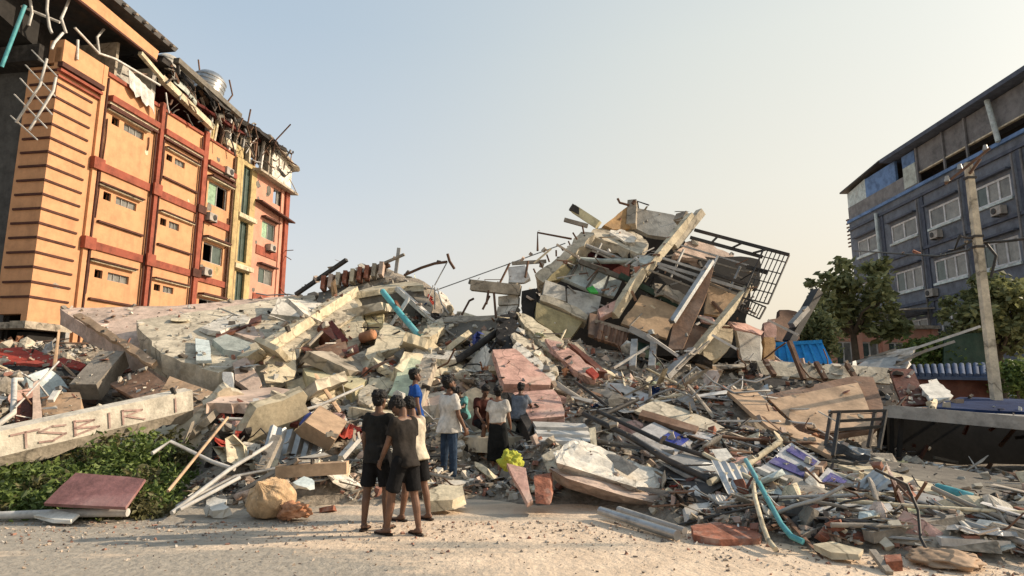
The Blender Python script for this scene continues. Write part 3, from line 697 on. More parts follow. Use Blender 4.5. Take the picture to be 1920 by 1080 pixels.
mb = MB(); mb.hexa([RP(-2.6, 15.503, -.2), RP(-.03, 15.503, -.2), RP(-.03, 15.503, -.03), RP(-2.6, 15.503, -.03), RP(-2.6, 16.95, -.2), RP(-.03, 16.6, -.2), RP(-.03, 16.6, -.03), RP(-2.6, 16.95, -.03)]); mb.build('roof_storey', 'pale_blue', RBT)
rpart('roof_storey', 'blue_panel', (-6.3, -2.603, 15.503, 16.9, -.2, -.03)); rpart('roof_storey', 'sage', (-8.5, -7.2, 14.6, 16.0, -.015, .03)); rpart('roof_storey', 'blue_panel', (-8.5, -7.2, 16.003, 16.8, -.015, .03))
mb = MB(); mb.hexa([RP(-5.2, 17.3, -12), RP(.35, 16.75, -12), RP(.35, 16.75, .35), RP(-5.2, 17.3, .35), RP(-5.2, 17.4, -12), RP(.35, 16.86, -12), RP(.35, 16.86, .35), RP(-5.2, 17.4, .35)]); mb.build('roof', 'metal_dark', RBT)
mb = MB(); mb.hexa([RP(-22, 16.95, -12), RP(-5.8, 16.95, -12), RP(-5.8, 16.95, .65), RP(-22, 16.95, .65), RP(-22, 17.2, -12), RP(-5.8, 17.2, -12), RP(-5.8, 17.2, .65), RP(-22, 17.2, .65)]); mb.build('roof', 'blue_trim', RBT)
ac_unit(RP, -10.0, 10.6, 'white air conditioner below a top row window beside the concrete pole'); ac_unit(RP, -15.0, 10.6, 'white air conditioner right of the concrete pole under a wide window'); ac_unit(RP, -9.0, 7.2, 'white air conditioner low on the blue grey wall behind foliage')
mb = MB(); mb.hexa([RP(-9, 6.45, .14), RP(-3, 6.95, .14), RP(-3, 6.9, 1.6), RP(-9, 6.4, 1.6), RP(-9, 6.55, .14), RP(-3, 7.05, .14), RP(-3, 7.0, 1.6), RP(-9, 6.5, 1.6)]); mb.build('awning', 'concrete', RBT)
for k in range(8):
    MB().bar(RP(.05, 14 + k * .3 - 1.5, .0), RP(.35, 14 + k * .3 - 1.5, 0), .1).build('corner_bracket', 'rust', RBT)

# salmon house behind the tree
PH = frame_fn(at(1556, 660, 36), 80, 1)
PHT = thing('salmon_house', 'low salmon pink house with tall windows behind the tree', 'house', PH(0, 0, 0))
ph_h = [(.4 + 1.75 * k, 1.55 + 1.75 * k, 1.6, 4.4) for k in range(4)]
wall_with_holes(PH, 0, 7.2, 0, 5.2, ph_h).build('wall', 'salmon_wall', PHT)
for o_ in ph_h: window(PH, PHT, *o_, 'metal_white', ['glass_green', 'glass_grey'], 1, fw=.09)
mb = MB()
for k in range(5): lbox(PH, mb, 1.75 * k - .1, 1.75 * k + .3, 0, 5.2, .003, .2)
mb.build('pilaster', 'salmon_wall', PHT)
lbox(PH, MB(), -.2, 7.4, 5.203, 5.4, -6, .4).build('roof', 'concrete', PHT)
lbox(PH, MB(), .1, 7.1, 0, 5.1, -6, -1).build('interior', 'shade_black', PHT)
# ---------------------------------------------------------------- named wreckage
def PT(p, lift=.12):
    if isinstance(p, Vector): return p
    return at(*p) if len(p) == 3 else S(p[0], p[1], lift)
def SL(name, label, cat, pp, th, m, jag=.03, step=.25, vec=None, group=None, parent=None, lift=.12):
    return slab(name, label, cat, [PT(p, lift) for p in pp], th, m, jag, step, Vector(vec) if vec else None, group, parent)
def ST(name, label, cat, pp, r, m, n=7, group=None, sq=False, parent=None, lift=.15):
    return stick(name, label, cat, [PT(p, lift) for p in pp], r, m, n, group, sq, parent)
def cast(u, v, d=.08):     # a point resting on whatever already stands there
    dg = bpy.context.evaluated_depsgraph_get(); o_ = Vector((0, 0, CAMH)); dr = ray(u, v).normalized()
    ok, loc_, nr, *_ = scene.ray_cast(dg, o_, dr)
    return loc_ - dr * d if ok else S(u, v)
def CQ(q, d=.08):
    bpy.context.view_layer.update(); return [cast(u, v, d) for u, v in q]

# --- left: big floor slabs
SL('floor_slab', 'big tilted floor slab with pinkish tiled top, farthest left of the heap', 'slab', [(110, 578, 16.8), (330, 573, 18.4), (556, 553, 20.2), (470, 640, 16.6), (330, 712, 13.9)], .42, 'pink_dusty', .035, .4, (0, .1, -.42))
SL('floor_slab', 'rough grey concrete floor slab leaning over the pinkish slab, above the fallen lettered beam', 'slab', [(252, 600, 15.6), (400, 580, 17.2), (545, 556, 19.4), (600, 566, 19.0), (520, 640, 15.8), (410, 700, 13.4), (300, 664, 13.7)], .5, 'concrete_light', .06, .3, (0, .1, -.52))
SL('concrete_strip', 'narrow ochre edged strip along the rim of the pinkish floor slab', 'strip', [(135, 590, 15.9), (150, 586, 16), (295, 676, 13.85), (285, 684, 13.75)], .12, 'wood_tan', .03)
ST('beam', 'brown square timber propped diagonally under the tilted pinkish slab', 'beam', [(160, 735, 13.6), (215, 672, 14.6)], .28, 'wood_grey', sq=True)
SL('wall_panel', 'flat brown panel in the dark under the tilted slab', 'panel', [(205, 720, 13.3), (270, 690, 13.6), (335, 735, 12.9), (262, 752, 12.6)], .08, 'wood_brown', .01)
SL('wall_panel', 'tan board half hidden behind the upper end of the lettered beam', 'panel', [(300, 735, 12.4), (318, 705, 12.8), (420, 742, 12.4), (412, 790, 11.8), (366, 792, 11.7)], .06, 'wood_tan', .01)
SL('wall_panel', 'pinkish plaster panel standing between the grey slab and the long beam', 'panel', [(436, 680, 13.6), (462, 668, 13.9), (492, 720, 13.2), (478, 742, 12.9), (440, 712, 13.2)], .14, 'pink_dusty', .03)
SL('curtain', 'pale lilac cloth hanging down below the grey floor slab', 'cloth', [(418, 697, 13.0), (434, 697, 13.0), (446, 765, 12.0), (424, 768, 12.0)], .04, 'cloth_white', .03)
SL('mattress', 'pale blue grey mattress lying on the grey floor slab', 'mattress', CQ([(398, 636), (424, 626), (478, 645), (464, 662), (420, 655)], .4), .34, 'sage', .02, .5, (0, 0, -.34))
SL('loose_board', 'small white panel standing on the edge of the grey slab', 'panel', CQ([(366, 634), (392, 638), (397, 676), (368, 676)], .35), .07, 'pale_blue', .01)
SL('broken_plate', 'pinkish broken plate on the slab behind the mattress', 'plate', CQ([(428, 622), (470, 608), (498, 630), (486, 640)], .2), .12, 'pink_dusty', .05)
SL('broken_plate', 'maroon splintered board crossing the grey slab', 'board', CQ([(400, 620), (455, 604), (492, 588), (488, 600), (440, 620), (404, 632)], .3), .1, 'wood_red', .05)
SL('broken_plate', 'cream torn plaster sheet on the slab above the maroon board', 'plaster', CQ([(372, 615), (430, 588), (474, 594), (450, 610), (412, 622)], .25), .1, 'white_plaster', .08)
SL('broken_wall', 'pale broken wall slab at the foot of the orange building, top of the left heap', 'wall', [(480, 585, 19.2), (500, 560, 20), (590, 553, 20), (585, 600, 18.6), (560, 630, 17.6), (520, 610, 18.0)], .4, 'concrete_light', .09)
# long diagonal beam with its wall
tb = thing('broken_wall', 'long concrete wall running diagonally down the heap with a bare brick edge on top', 'wall', at(560, 700, 14.6))
slab('panel', '', '', [at(*p) for p in ((662, 552, 17.9), (676, 585, 17.2), (560, 650, 15.6), (552, 714, 14.1), (505, 742, 13.5), (456, 684, 13.8))], .3, 'concrete_light', .06, .3, parent=tb)
MB().bar(at(457, 678, 13.9), at(664, 545, 18.1), .3, .26).build('coping', 'cream', tb)
slab('plaster', '', '', [at(*p) for p in ((510, 668, 13.85), (538, 650, 14.3), (553, 655, 14.3), (551, 705, 13.75), (530, 718, 13.4), (495, 715, 13.3), (493, 700, 13.4))], .05, 'cream', .04, .2, parent=tb)
SL('broken_wall', 'tall cream wall fragment right of the long diagonal beam, torn along one side', 'wall', [(632, 592, 17.2), (652, 560, 18), (668, 556, 18), (684, 608, 16.9), (676, 645, 16.0), (655, 660, 15.6), (642, 622, 16.4)], .25, 'cream', .09, .2)
# concrete room fragment on top
t = thing('concrete_box', 'dark grey concrete box with a pale top slab at the left crest', 'concrete', at(735, 600, 18.6))
slab('roof_slab', '', '', [at(*p) for p in ((664, 548, 18.2), (700, 536, 19.0), (775, 526, 19.6), (795, 535, 18.8), (765, 536, 18.3), (725, 541, 18.0))], .2, 'cream', .04, .3, Vector((0, 0, -.18)), parent=t)
slab('front', '', '', [at(*p) for p in ((672, 550, 18.25), (730, 545, 18.1), (794, 540, 18.6), (798, 588, 18.6), (740, 600, 17.9), (682, 598, 18.1))], .9, 'concrete_dark', .05, .4, parent=t)
SL('plaster_block', 'small yellowish block on the slope below the dark concrete box', 'block', [(682, 590, 17.6), (720, 586, 17.6), (716, 606, 17.2), (690, 610, 17.0)], .3, 'cream_yellow', .03)
ST('drain_pipe', 'turquoise pipe leaning down from the crest of the left heap', 'pipe', [(717, 546, 17.7), (752, 590, 17.0), (786, 630, 16.3)], .085, 'turquoise', 9)
ST('steel_angle', 'pale rusted steel angle leaning right of the upper turquoise pipe', 'steel bar', [(745, 541, 18.3), (802, 592, 17.6)], .09, 'metal_white', sq=True)
SL('concrete_plate', 'grey brown slab fragment tipped at the right end of the crest', 'slab', [(768, 548, 18.6), (786, 542, 18.8), (812, 572, 18.2), (808, 588, 17.9), (796, 588, 17.9)], .3, 'concrete', .05)
ST('timber', 'dark timber jutting to the sky at the left of the crest', 'timber', [(555, 552, 20), (650, 487, 19.4)], .07, 'metal_dark', sq=True)
ST('timber', 'grey timber lying along the crest with its end crossing an upright', 'timber', [(655, 522, 20), (758, 477, 19.6)], .05, 'wood_grey', sq=True)
ST('timber', 'short grey upright post standing on the crest', 'post', [(742, 512, 19.8), (748, 465, 19.8)], .055, 'metal_grey', sq=True)
ST('timber', 'brown plank end above the brick row on the crest', 'timber', [(690, 512, 20), (730, 497, 19.8)], .08, 'rust', sq=True)
ST('rebar', 'long rebar rod bending right from the crest with a crossbar tip', 'rebar', [(758, 516, 19.6), (790, 502, 19.4), (815, 494, 19.2), (838, 491, 19.0)], .045, 'rust', 6)
ST('rebar', 'short steel crossbar at the tip of the long rebar rod', 'rebar', [(839, 476, 19.0), (843, 490, 19.0), (852, 504, 19.0)], .045, 'rust', 6)
for k, q in enumerate([[(838, 492, 19), (815, 535, 18.8)], [(812, 535, 18.6), (800, 570, 18.4)], [(815, 538, 18.6), (815, 580, 18.4)], [(820, 540, 18.6), (828, 570, 18.4), (842, 588, 18.2)], [(800, 540, 18.6), (815, 542, 18.6)]]):
    ST('wire', 'thin loose wire hanging in the gap right of the crest', 'wire', q, .02, 'metal_grey', 5, group='thin wires right of the crest')
ST('cable', 'thin cable strung across the gap to the leaning block', 'cable', [(815, 545, 18.8), (940, 500, 19.0), (1060, 456, 19.3)], .018, 'metal_grey', 5)
for k in range(9):   # honeycomb of upright bricks along the crest
    u = 606 + k * 13.5; v = 544 - k * 3.3
    p = at(u, v, 19.4); q_ = at(u + 3, v - 24, 19.5)
    MBx = MB().bar(p, q_, .13, .3)
    tag(MBx.build('upright_brick', ['brick', 'pink_dusty', 'concrete_light', 'brick', 'cream', 'brick', 'brick', 'concrete', 'pink_dusty'][k]), 'upright brick standing in the open brick row on the crest', 'brick', 'bricks of the open row on the crest')
SL('wall_panel', 'dark rubble covered strip under the open brick row on the crest', 'wall', [(596, 548, 19.6), (720, 518, 19.8), (740, 535, 19.2), (640, 572, 18.6), (600, 572, 18.8)], .3, 'concrete_dark', .08)
SL('wall_panel', 'dark strip capping the open brick row on the crest', 'strip', [(600, 522, 19.5), (722, 494, 19.7), (722, 500, 19.6), (600, 528, 19.4)], .2, 'rust', .03)
# middle of the slope
tc_ = thing('cabinet', 'broken reddish brown cabinet lying open on the slope below the cream wall fragment', 'cabinet', at(620, 690, 14.6))
slab('side_panel', '', '', [at(*p) for p in ((563, 652, 14.9), (574, 648, 15.1), (625, 686, 14.3), (618, 694, 14.1))], .3, 'wood_red', .01, .5, Vector((.1, .3, -.25)), parent=tc_)
slab('back_panel', '', '', [at(*p) for p in ((590, 652, 15.0), (646, 632, 15.4), (654, 662, 14.9), (622, 686, 14.4))], .04, 'wood_brown', .01, .5, parent=tc_)
slab('shelf', '', '', [at(*p) for p in ((596, 612, 15.9), (606, 602, 16.1), (638, 632, 15.5), (628, 640, 15.3))], .35, 'wood_red', .01, .5, Vector((-.2, .3, -.3)), parent=tc_)
slab('shelf', '', '', [at(*p) for p in ((612, 606, 16.1), (622, 600, 16.1), (652, 636, 15.3), (640, 642, 15.2))], .06, 'maroon', .01, .5, parent=tc_)
slab('door', '', '', [at(*p) for p in ((640, 655, 15.0), (670, 645, 15.2), (674, 658, 15), (650, 668, 14.7))], .05, 'wood_red', .01, .5, parent=tc_)
MB().bar(at(578, 648, 15), at(604, 622, 15.6), .06).build('rail', 'wood_grey', tc_)
bk = MB(); c0 = at(690, 630, 15.9); ax = Vector((.75, -.35, .2)).normalized(); bk.tube([c0 - ax * .22, c0 - ax * .2, c0 + ax * .15, c0 + ax * .2, c0 + ax * .21], [.10, .14, .14, .12, .04], 18)
tag(bk.build('barrel', 'cloth_orange'), 'orange round drum lying among plaster below the crest', 'drum')
SL('wall_fragment', 'large cream wall fragment leaning in the middle of the slope', 'wall', [(720, 602, 16.9), (768, 624, 16.3), (745, 655, 15.6), (716, 662, 15.2), (690, 675, 14.8), (682, 668, 15.0), (704, 640, 15.7)], .22, 'cream', .06, .2)
SL('wall_block', 'long cream yellow beam block lying across the slope', 'block', [(566, 690, 14.2), (600, 685, 14.6), (692, 712, 13.9), (660, 730, 13.0), (574, 704, 13.5)], .42, 'cream_yellow', .03, .5, (0, .08, -.42))
SL('wall_fragment', 'pale greenish wall slab leaning above the man in blue', 'wall', [(745, 690, 14.0), (772, 668, 14.4), (800, 678, 14.2), (790, 720, 13.4), (760, 752, 12.8), (726, 742, 12.9), (738, 712, 13.5)], .2, 'pale_green_sheet', .06)
ST('column', 'weathered grey column leaning behind the man in blue', 'column', [(806, 680, 13.7), (772, 775, 12.2)], .16, 'concrete', sq=True)
SL('plaster_sheet', 'bent white slab with a raised rim lying right of the pale greenish slab', 'slab', [(782, 640, 15.2), (800, 650, 15), (852, 662, 14.9), (855, 674, 14.6), (812, 672, 14.6), (768, 668, 14.6)], .16, 'white_plaster', .05)
SL('plaster_sheet', 'cream rectangular slab on the slope beneath the turquoise pipe end', 'slab', [(800, 610, 17), (826, 600, 17.4), (836, 612, 17), (806, 632, 16.2), (788, 632, 16.2)], .25, 'cream', .05)
SL('plaster_sheet', 'beige rough slab left of the boys heads', 'slab', [(668, 742, 12.6), (690, 720, 13.2), (716, 735, 12.8), (706, 752, 12.3), (690, 762, 12.1)], .2, 'concrete_light', .05)
SL('board', 'small brown board left of the wooden crate', 'board', [(500, 768, 11.8), (512, 757, 12.1), (552, 764, 12.0), (558, 776, 11.6)], .06, 'wood_brown', .02)
SL('cloth_bundle', 'blue and white plastic sheet tucked beside the wooden crate', 'plastic sheet', [(560, 795, 10.8), (580, 770, 11.2), (590, 776, 11.1), (576, 800, 10.6)], .06, 'cloth_blue', .04)
SL('board', 'maroon splinter board left of the blue plastic sheet', 'board', [(530, 792, 11), (564, 775, 11.3), (560, 797, 10.9)], .05, 'maroon', .02)
# wooden crate
ca, cb, cc, cd = at(549, 813, 10.25), at(572, 791, 9.95), at(628, 825, 9.75), at(616, 846, 10.0)
ex = at(600, 760, 10.9) - cb
MBx = MB().hexa([ca, cb, cc, cd, ca + ex, cb + ex, cc + ex, cd + ex])
tag(MBx.build('wooden_crate', 'wood_tan'), 'tan wooden crate tipped on the rubble left of the boys', 'crate')
# --- foreground left
def lump(c, rx, ry, rz, seed, amp=.12, fold=0):
    mb = MB(); n, m_ = 56, 34; vs = []
    for j in range(m_ + 1):
        for i in range(n):
            th, ph = 2 * math.pi * i / n, math.pi * j / m_
            d = Vector((math.sin(ph) * math.cos(th), math.sin(ph) * math.sin(th), math.cos(ph)))
            k = 1 + amp * noise.noise(d * 1.7 + Vector((seed, 0, 0))) + amp * .6 * noise.noise(d * 4 + Vector((0, seed, 0)))
            if fold: k += fold * (abs(math.sin(4.5 * math.atan2(d.z - .15, d.x + .25) + 2.2 * noise.noise(d * 2.2 + Vector((seed, 1, 0))))) ** .6 - .6) * min(1, .3 + ((d.x + .25) ** 2 + (d.z - .15) ** 2)) + .05 * noise.noise(d * 9)
            vs.append(Vector(c) + Vector((d.x * rx, d.y * ry, max(d.z, -.75) * rz)) * k)
    fs = [(j * n + i, j * n + (i + 1) % n, (j + 1) * n + (i + 1) % n, (j + 1) * n + i) for j in range(m_) for i in range(n)]
    return mb.add(vs, fs, True)
def sack(c, rx, ry, rz):
    mb = MB(); n, m_ = 96, 40; vs = []; K = Vector((-.25, -.62, .74)).normalized(); ux = K.orthogonal().normalized(); uy = K.cross(ux)
    for j in range(m_ + 1):
        for i in range(n):
            ph, th = math.pi * j / m_, 2 * math.pi * i / n
            d = (ux * math.cos(th) + uy * math.sin(th)) * math.sin(ph) + K * math.cos(ph)
            wv = noise.noise(Vector((math.cos(th) * 2, math.sin(th) * 2, ph * .7)))
            f = abs(math.sin(th * 5 + 3 * wv)) ** .7 * min(1, ph / .5) * max(0, 1 - ph / 2.3)
            k = 1 - .13 * f + .05 * noise.noise(d * 2.5) + .025 * noise.noise(d * 6) + (.22 * max(0, 1 - ph / .22))
            if .25 < ph < .55: k -= .05
            vs.append(Vector(c) + Vector((d.x * rx, d.y * ry, max(d.z, -.72) * rz)) * k)
    fs = [(j * n + i, j * n + (i + 1) % n, (j + 1) * n + (i + 1) % n, (j + 1) * n + i) for j in range(m_) for i in range(n)]
    return mb.add(vs, fs, True)
tag(sack(at(508, 936, 8.15), .31, .30, .275).build('burlap_sack', 'burlap'), 'bulging tan cloth sack lying at the foot of the rubble', 'sack')
tag(lump(at(552, 958, 7.95), .17, .14, .1, 9, .5, .2).build('cloth_heap', 'cloth_orange'), 'crumpled orange cloth beside the tan sack', 'cloth')
for lab, pp in (('larger half of a split cream plastic tub standing on end', [(422, 822, 9.7), (436, 815, 9.75), (456, 835, 9.7), (461, 862, 9.5), (446, 874, 9.35), (426, 865, 9.35)]), ('smaller half of a split cream plastic tub leaning in the bush', [(398, 838, 9.7), (420, 838, 9.6), (430, 862, 9.4), (418, 868, 9.4)])):
    pts = [at(*p) for p in pp]; c = sum(pts, Vector()) / len(pts) + Vector((.05, .18, 0)); mb = MB(); nn = len(pts)
    inn = [c + (p - c) * .55 + Vector((0, .07, 0)) for p in pts]; bk_ = [p + Vector((0, .05, 0)) for p in pts]; ib = [p + Vector((0, .04, 0)) for p in inn]
    vs = pts + inn + [c] + bk_ + ib + [c + Vector((0, .04, 0))]
    fs = []
    for i in range(nn):
        j = (i + 1) % nn; o = 2 * nn + 1
        fs += [(i, j, nn + j, nn + i), (nn + i, nn + j, 2 * nn), (o + i, o + nn + i, o + nn + j, o + j), (o + nn + i, 2 * nn + o, o + nn + j), (i, o + i, o + j, j)]
    tag(mb.add(vs, fs).build('plastic_tub', 'cream'), lab, 'tub')
SL('maroon_board', 'flat maroon board lying on the green shrub', 'board', [(80, 944, 7.75), (142, 886, 8.35), (272, 898, 8.2), (236, 951, 7.65)], .04, 'maroon_board', .015, .3)
ST('wooden_pole', 'thin tan pole leaning out of the shrub', 'pole', [(315, 921, 8.3), (427, 783, 10.2)], .022, 'wood_tan', 8)
ST('plastic_pipe', 'bent white pipe forming an angle above the shrub', 'pipe', [(285, 850, 9.0), (320, 828, 9.3), (398, 866, 9.1), (440, 880, 9.0)], .028, 'metal_white', 8)
ST('plastic_pipe', 'white pipe running up right from the road edge to the split tub', 'pipe', [(322, 962, 7.95), (430, 880, 8.9), (525, 822, 9.8)], .03, 'metal_white', 8)
ST('plastic_pipe', 'lower white pipe ending at the road edge left of the tan sack', 'pipe', [(338, 955, 8.0), (450, 895, 8.6)], .026, 'metal_white', 8)
ST('plastic_pipe', 'thin grey white rod curving across the rubble above the tan plank', 'rod', [(330, 950, 8.2), (440, 893, 9.0), (560, 870, 9.4), (650, 868, 9.4)], .022, 'metal_grey', 6)
ST('plastic_pipe', 'long pale pipe curving from the shrub to the yellow beam block', 'pipe', [(425, 785, 11.0), (500, 788, 11.2), (600, 760, 11.6), (680, 724, 12.4)], .028, 'metal_white', 8)
ST('plastic_pipe', 'white pipe lying along the road edge at far left', 'pipe', [(-30, 968, 7.9), (100, 963, 7.9), (240, 961, 7.9)], .05, 'metal_white', 8)
SL('torn_sheet', 'white torn plastic strip over the pipe at far left', 'plastic sheet', [(60, 966, 7.75), (105, 956, 7.8), (150, 964, 7.75), (133, 976, 7.6)], .02, 'paper', .03)
ST('timber', 'tan plank lying on rubble right of the white pipes', 'plank', [(520, 884, 9.0), (652, 876, 9.1)], .11, 'wood_tan', sq=True)
ST('timber', 'grey board standing up between the pipes near the tan plank', 'plank', [(490, 885, 9.2), (520, 820, 9.8)], .07, 'wood_grey', sq=True)
ST('timber', 'white short rail leaning just left of the boys', 'rail', [(640, 858, 9.5), (672, 822, 9.8)], .05, 'metal_white', sq=True)
ST('timber', 'thin white upright slat below the lilac cloth', 'slat', [(470, 805, 10.8), (480, 750, 11.6)], .05, 'metal_white', sq=True)
SL('plastic_bag', 'pale mint plastic bag right of the tan sack', 'plastic bag', [(552, 898, 8.6), (570, 892, 8.8), (590, 902, 8.6), (575, 915, 8.4), (556, 910, 8.4)], .08, 'pale_blue', .05, .1)
SL('plastic_bag', 'crumpled clear white plastic left of the tan sack', 'plastic bag', [(382, 945, 8.2), (400, 928, 8.4), (430, 935, 8.3), (425, 958, 8.0), (395, 962, 7.95)], .1, 'paper', .06, .1)
# lettered beam at the left
ba, bb = at(-60, 846, 8.7), at(362, 750, 11.3)
d = (bb - ba).normalized(); upv = Vector((0, -.25, 1)); upv = (upv - d * upv.dot(d)).normalized(); nb = d.cross(upv).normalized()
if nb.y > 0: nb = -nb
hw = .185
LBm = thing('lettered_beam', 'fallen cream concrete beam with faded red lettering lying above the shrub', 'beam', ba)
mb = MB(); L = (bb - ba).length
for k in range(12):
    a = ba + d * L * k / 12; b_ = ba + d * L * (k + 1) / 12
    mb.hexa([a - upv * hw - nb * .28, b_ - upv * hw - nb * .28, b_ - upv * hw, a - upv * hw, a + upv * hw - nb * .28, b_ + upv * hw - nb * .28, b_ + upv * hw, a + upv * hw])
mb.build('face', 'beam_cream', LBm)
mb = MB(); low = []
for k in range(13):
    a = ba + d * L * k / 12; low.append(a - upv * (hw + (.2 + .05 * math.sin(k * 2.3))))
for k in range(12):
    a = ba + d * L * k / 12; b_ = ba + d * L * (k + 1) / 12
    mb.hexa([low[k] - nb * .3, low[k + 1] - nb * .3, low[k + 1] - nb * .06, low[k] - nb * .06, a - upv * (hw + .003) - nb * .26, b_ - upv * (hw + .003) - nb * .26, b_ - upv * (hw + .003), a - upv * (hw + .003)])
mb.build('soffit', 'concrete', LBm)
GLY = {'T': [((0, 1), (1, 1)), ((.5, 1), (.5, 0))], 'S': [((1, .9), (.5, 1)), ((.5, 1), (0, .8)), ((0, .8), (1, .3)), ((1, .3), (.5, 0)), ((.5, 0), (0, .1))], 'B': [((0, 0), (0, 1)), ((0, 1), (.8, .8)), ((.8, .8), (0, .5)), ((0, .5), (1, .25)), ((1, .25), (0, 0))],
       'L': [((0, 1), (0, 0)), ((0, 0), (1, 0))], 'I': [((.5, 0), (.5, 1))], 'R': [((0, 0), (0, 1)), ((0, 1), (.9, .75)), ((.9, .75), (0, .5)), ((.2, .5), (1, 0))], 'D': [((0, 0), (0, 1)), ((0, 1), (1, .5)), ((1, .5), (0, 0))], 'E': [((0, 0), (0, 1)), ((0, 1), (1, 1)), ((0, .5), (.8, .5)), ((0, 0), (1, 0))]}
mat('faded_red', (.44, .30, .26), var=.25, scale=9, stain=(.55, .5, .44), st_amt=.6, st_scale=5, bump=.1)
def word(txt, s0, wd, flip):
    mb = MB()
    for i, ch in enumerate(txt):
        if ch == ' ': continue
        for (x0, y0), (x1, y1) in GLY[ch]:
            def q(x, y):
                xx, yy = (1 - x, 1 - y) if flip else (x, y)
                return ba + d * (s0 + i * wd + xx * wd * .66) + upv * ((yy - .5) * .22 - .02) + nb * .012
            a, b_ = q(x0, y0), q(x1, y1); e = (b_ - a).normalized() * .018
            mb.bar(a - e, b_ + e, .028, .008, up=nb)
    return mb
def s_at(u):
    lo, hi = 0.0, L
    for _ in range(40):
        m_ = (lo + hi) / 2; p = ba + d * m_; q = p - Vector((0, 0, CAMH)); z_ = q.y * math.cos(PITCH) + q.z * math.sin(PITCH)
        if 960 + FPX * q.x / z_ < u: lo = m_
        else: hi = m_
    return lo
for ch, u, fl in (('T', 22, False), ('S', 74, False), ('B', 140, False), ('I', 192, False), ('R', 230, False), ('I', 318, False)):
    word(ch, s_at(u), .5 if ch != 'I' else .3, fl).build('lettering', 'faded_red', LBm)
# debris left behind the beam
ST('plastic_pipe', 'bent white downpipe standing at far left behind the lettered beam', 'pipe', [(-5, 797, 11.2), (25, 775, 11.4), (27, 712, 12.2), (40, 712, 12.4)], .05, 'metal_white', 9)
ST('rod', 'thin white rod leaning across the far left debris', 'rod', [(28, 765, 11.4), (110, 678, 13)], .02, 'metal_white', 6)
SL('wardrobe', 'brown red cabinet carcass behind the white downpipe', 'cabinet', [(28, 752, 12), (62, 745, 12.2), (64, 785, 11.8), (30, 792, 11.6)], .35, 'wood_red', .01)
SL('cardboard_box', 'tan board box standing behind the lettered beam', 'box', [(78, 752, 12.2), (115, 735, 12.6), (150, 735, 12.6), (153, 775, 12), (80, 778, 11.9)], .3, 'wood_tan', .015)
SL('board', 'upright pinkish timber panel left of the tan board box', 'board', [(62, 715, 12.4), (74, 712, 12.5), (78, 792, 11.6), (60, 795, 11.5)], .06, 'pink_dusty', .01)
ST('timber', 'white short plank leaning behind the tan board box', 'plank', [(95, 752, 12.1), (110, 728, 12.4)], .05, 'metal_white', sq=True)
SL('awning_sheet', 'faded red tarpaulin awning sagging in front of the orange building', 'tarpaulin', [(-40, 655, 16.4), (40, 650, 16.4), (110, 668, 16.0), (165, 685, 15.4), (150, 692, 15.0), (60, 682, 15.2), (-40, 680, 15.2)], .06, 'red_paint', .06)
SL('awning_sheet', 'dark sagging sheet under the faded red tarpaulin', 'tarpaulin', [(-40, 684, 15.0), (60, 686, 15.0), (150, 696, 14.8), (120, 712, 14.4), (20, 704, 14.6), (-40, 704, 14.6)], .1, 'black_and_shade', .08)
# ---------------------------------------------------------------- the leaning block on the right of the heap
BLK = thing('collapsed_building', 'toppled concrete apartment block leaning on the heap with its open floors tilted to the sky', 'building', at(1180, 690, 17.6))
def bp_(name, m, pp, th=.15, jag=.015, step=.3, vec=None): return slab_mb([at(*p) for p in pp], th, jag, step, Vector(vec) if vec else None).build(name, m, BLK)
def bb_(name, m, a, b_, w_, h_=None): return MB().bar(at(*a), at(*b_), w_, h_ or w_).build(name, m, BLK)
def bt_(name, m, pts, r): return MB().tube([at(*p) for p in pts], r, 6).build(name, m, BLK)
# added backing, shade in its near-black colour, so no sky shows between floors
bp_('dark_backing', 'shade_black', [(1000, 545, 19.6), (1110, 440, 20.0), (1185, 400, 20.4), (1262, 430, 20.4), (1300, 470, 20.2), (1415, 500, 20.0), (1400, 600, 19.2), (1400, 670, 18.4), (1180, 670, 18.4), (1010, 630, 18.8)], 1.2, .05, .5)
# top room
bp_('side_wall', 'ochre_wall', [(1132, 422, 19.0), (1140, 416, 19.1), (1180, 385, 19.8), (1188, 384, 19.8), (1182, 428, 19.4), (1150, 430, 19.0)], .2)
bp_('back_wall', 'grey_wall', [(1186, 388, 19.9), (1262, 402, 19.9), (1286, 412, 19.7), (1256, 446, 19.3), (1215, 440, 19.4), (1182, 424, 19.6)], .15)
bb_('parapet', 'concrete', (1186, 380, 19.9), (1184, 425, 19.4), .3)
bp_('floor_slab', 'concrete_light', [(1104, 440, 18.4), (1118, 428, 19.2), (1176, 426, 19.4), (1216, 452, 19.2), (1212, 468, 18.5), (1196, 476, 17.9), (1150, 456, 18.0)], .3, .07, .2)
bp_('broken_screed', 'white_plaster', [(1140, 434, 18.6), (1172, 430, 18.9), (1196, 448, 18.6), (1180, 456, 18.2)], .1, .08, .15)
bp_('back_wall', 'sage', [(1104, 444, 18.9), (1190, 478, 18.9), (1176, 492, 18.7), (1102, 464, 18.7)], .12)
bp_('room_void', 'maroon', [(1082, 478, 18.9), (1098, 460, 19.1), (1182, 496, 19.1), (1180, 520, 18.7), (1128, 502, 18.7)], .12)
bt_('service_pipe', 'metal_grey', [(1098, 460, 18.1), (1140, 477, 18.1), (1178, 492, 18.1)], .07); bt_('service_pipe', 'sage', [(1080, 486, 17.9), (1130, 490, 17.9), (1206, 489, 18.0)], .08); bt_('service_pipe', 'metal_grey', [(1082, 480, 17.8), (1092, 500, 17.8), (1090, 508, 17.8)], .05)
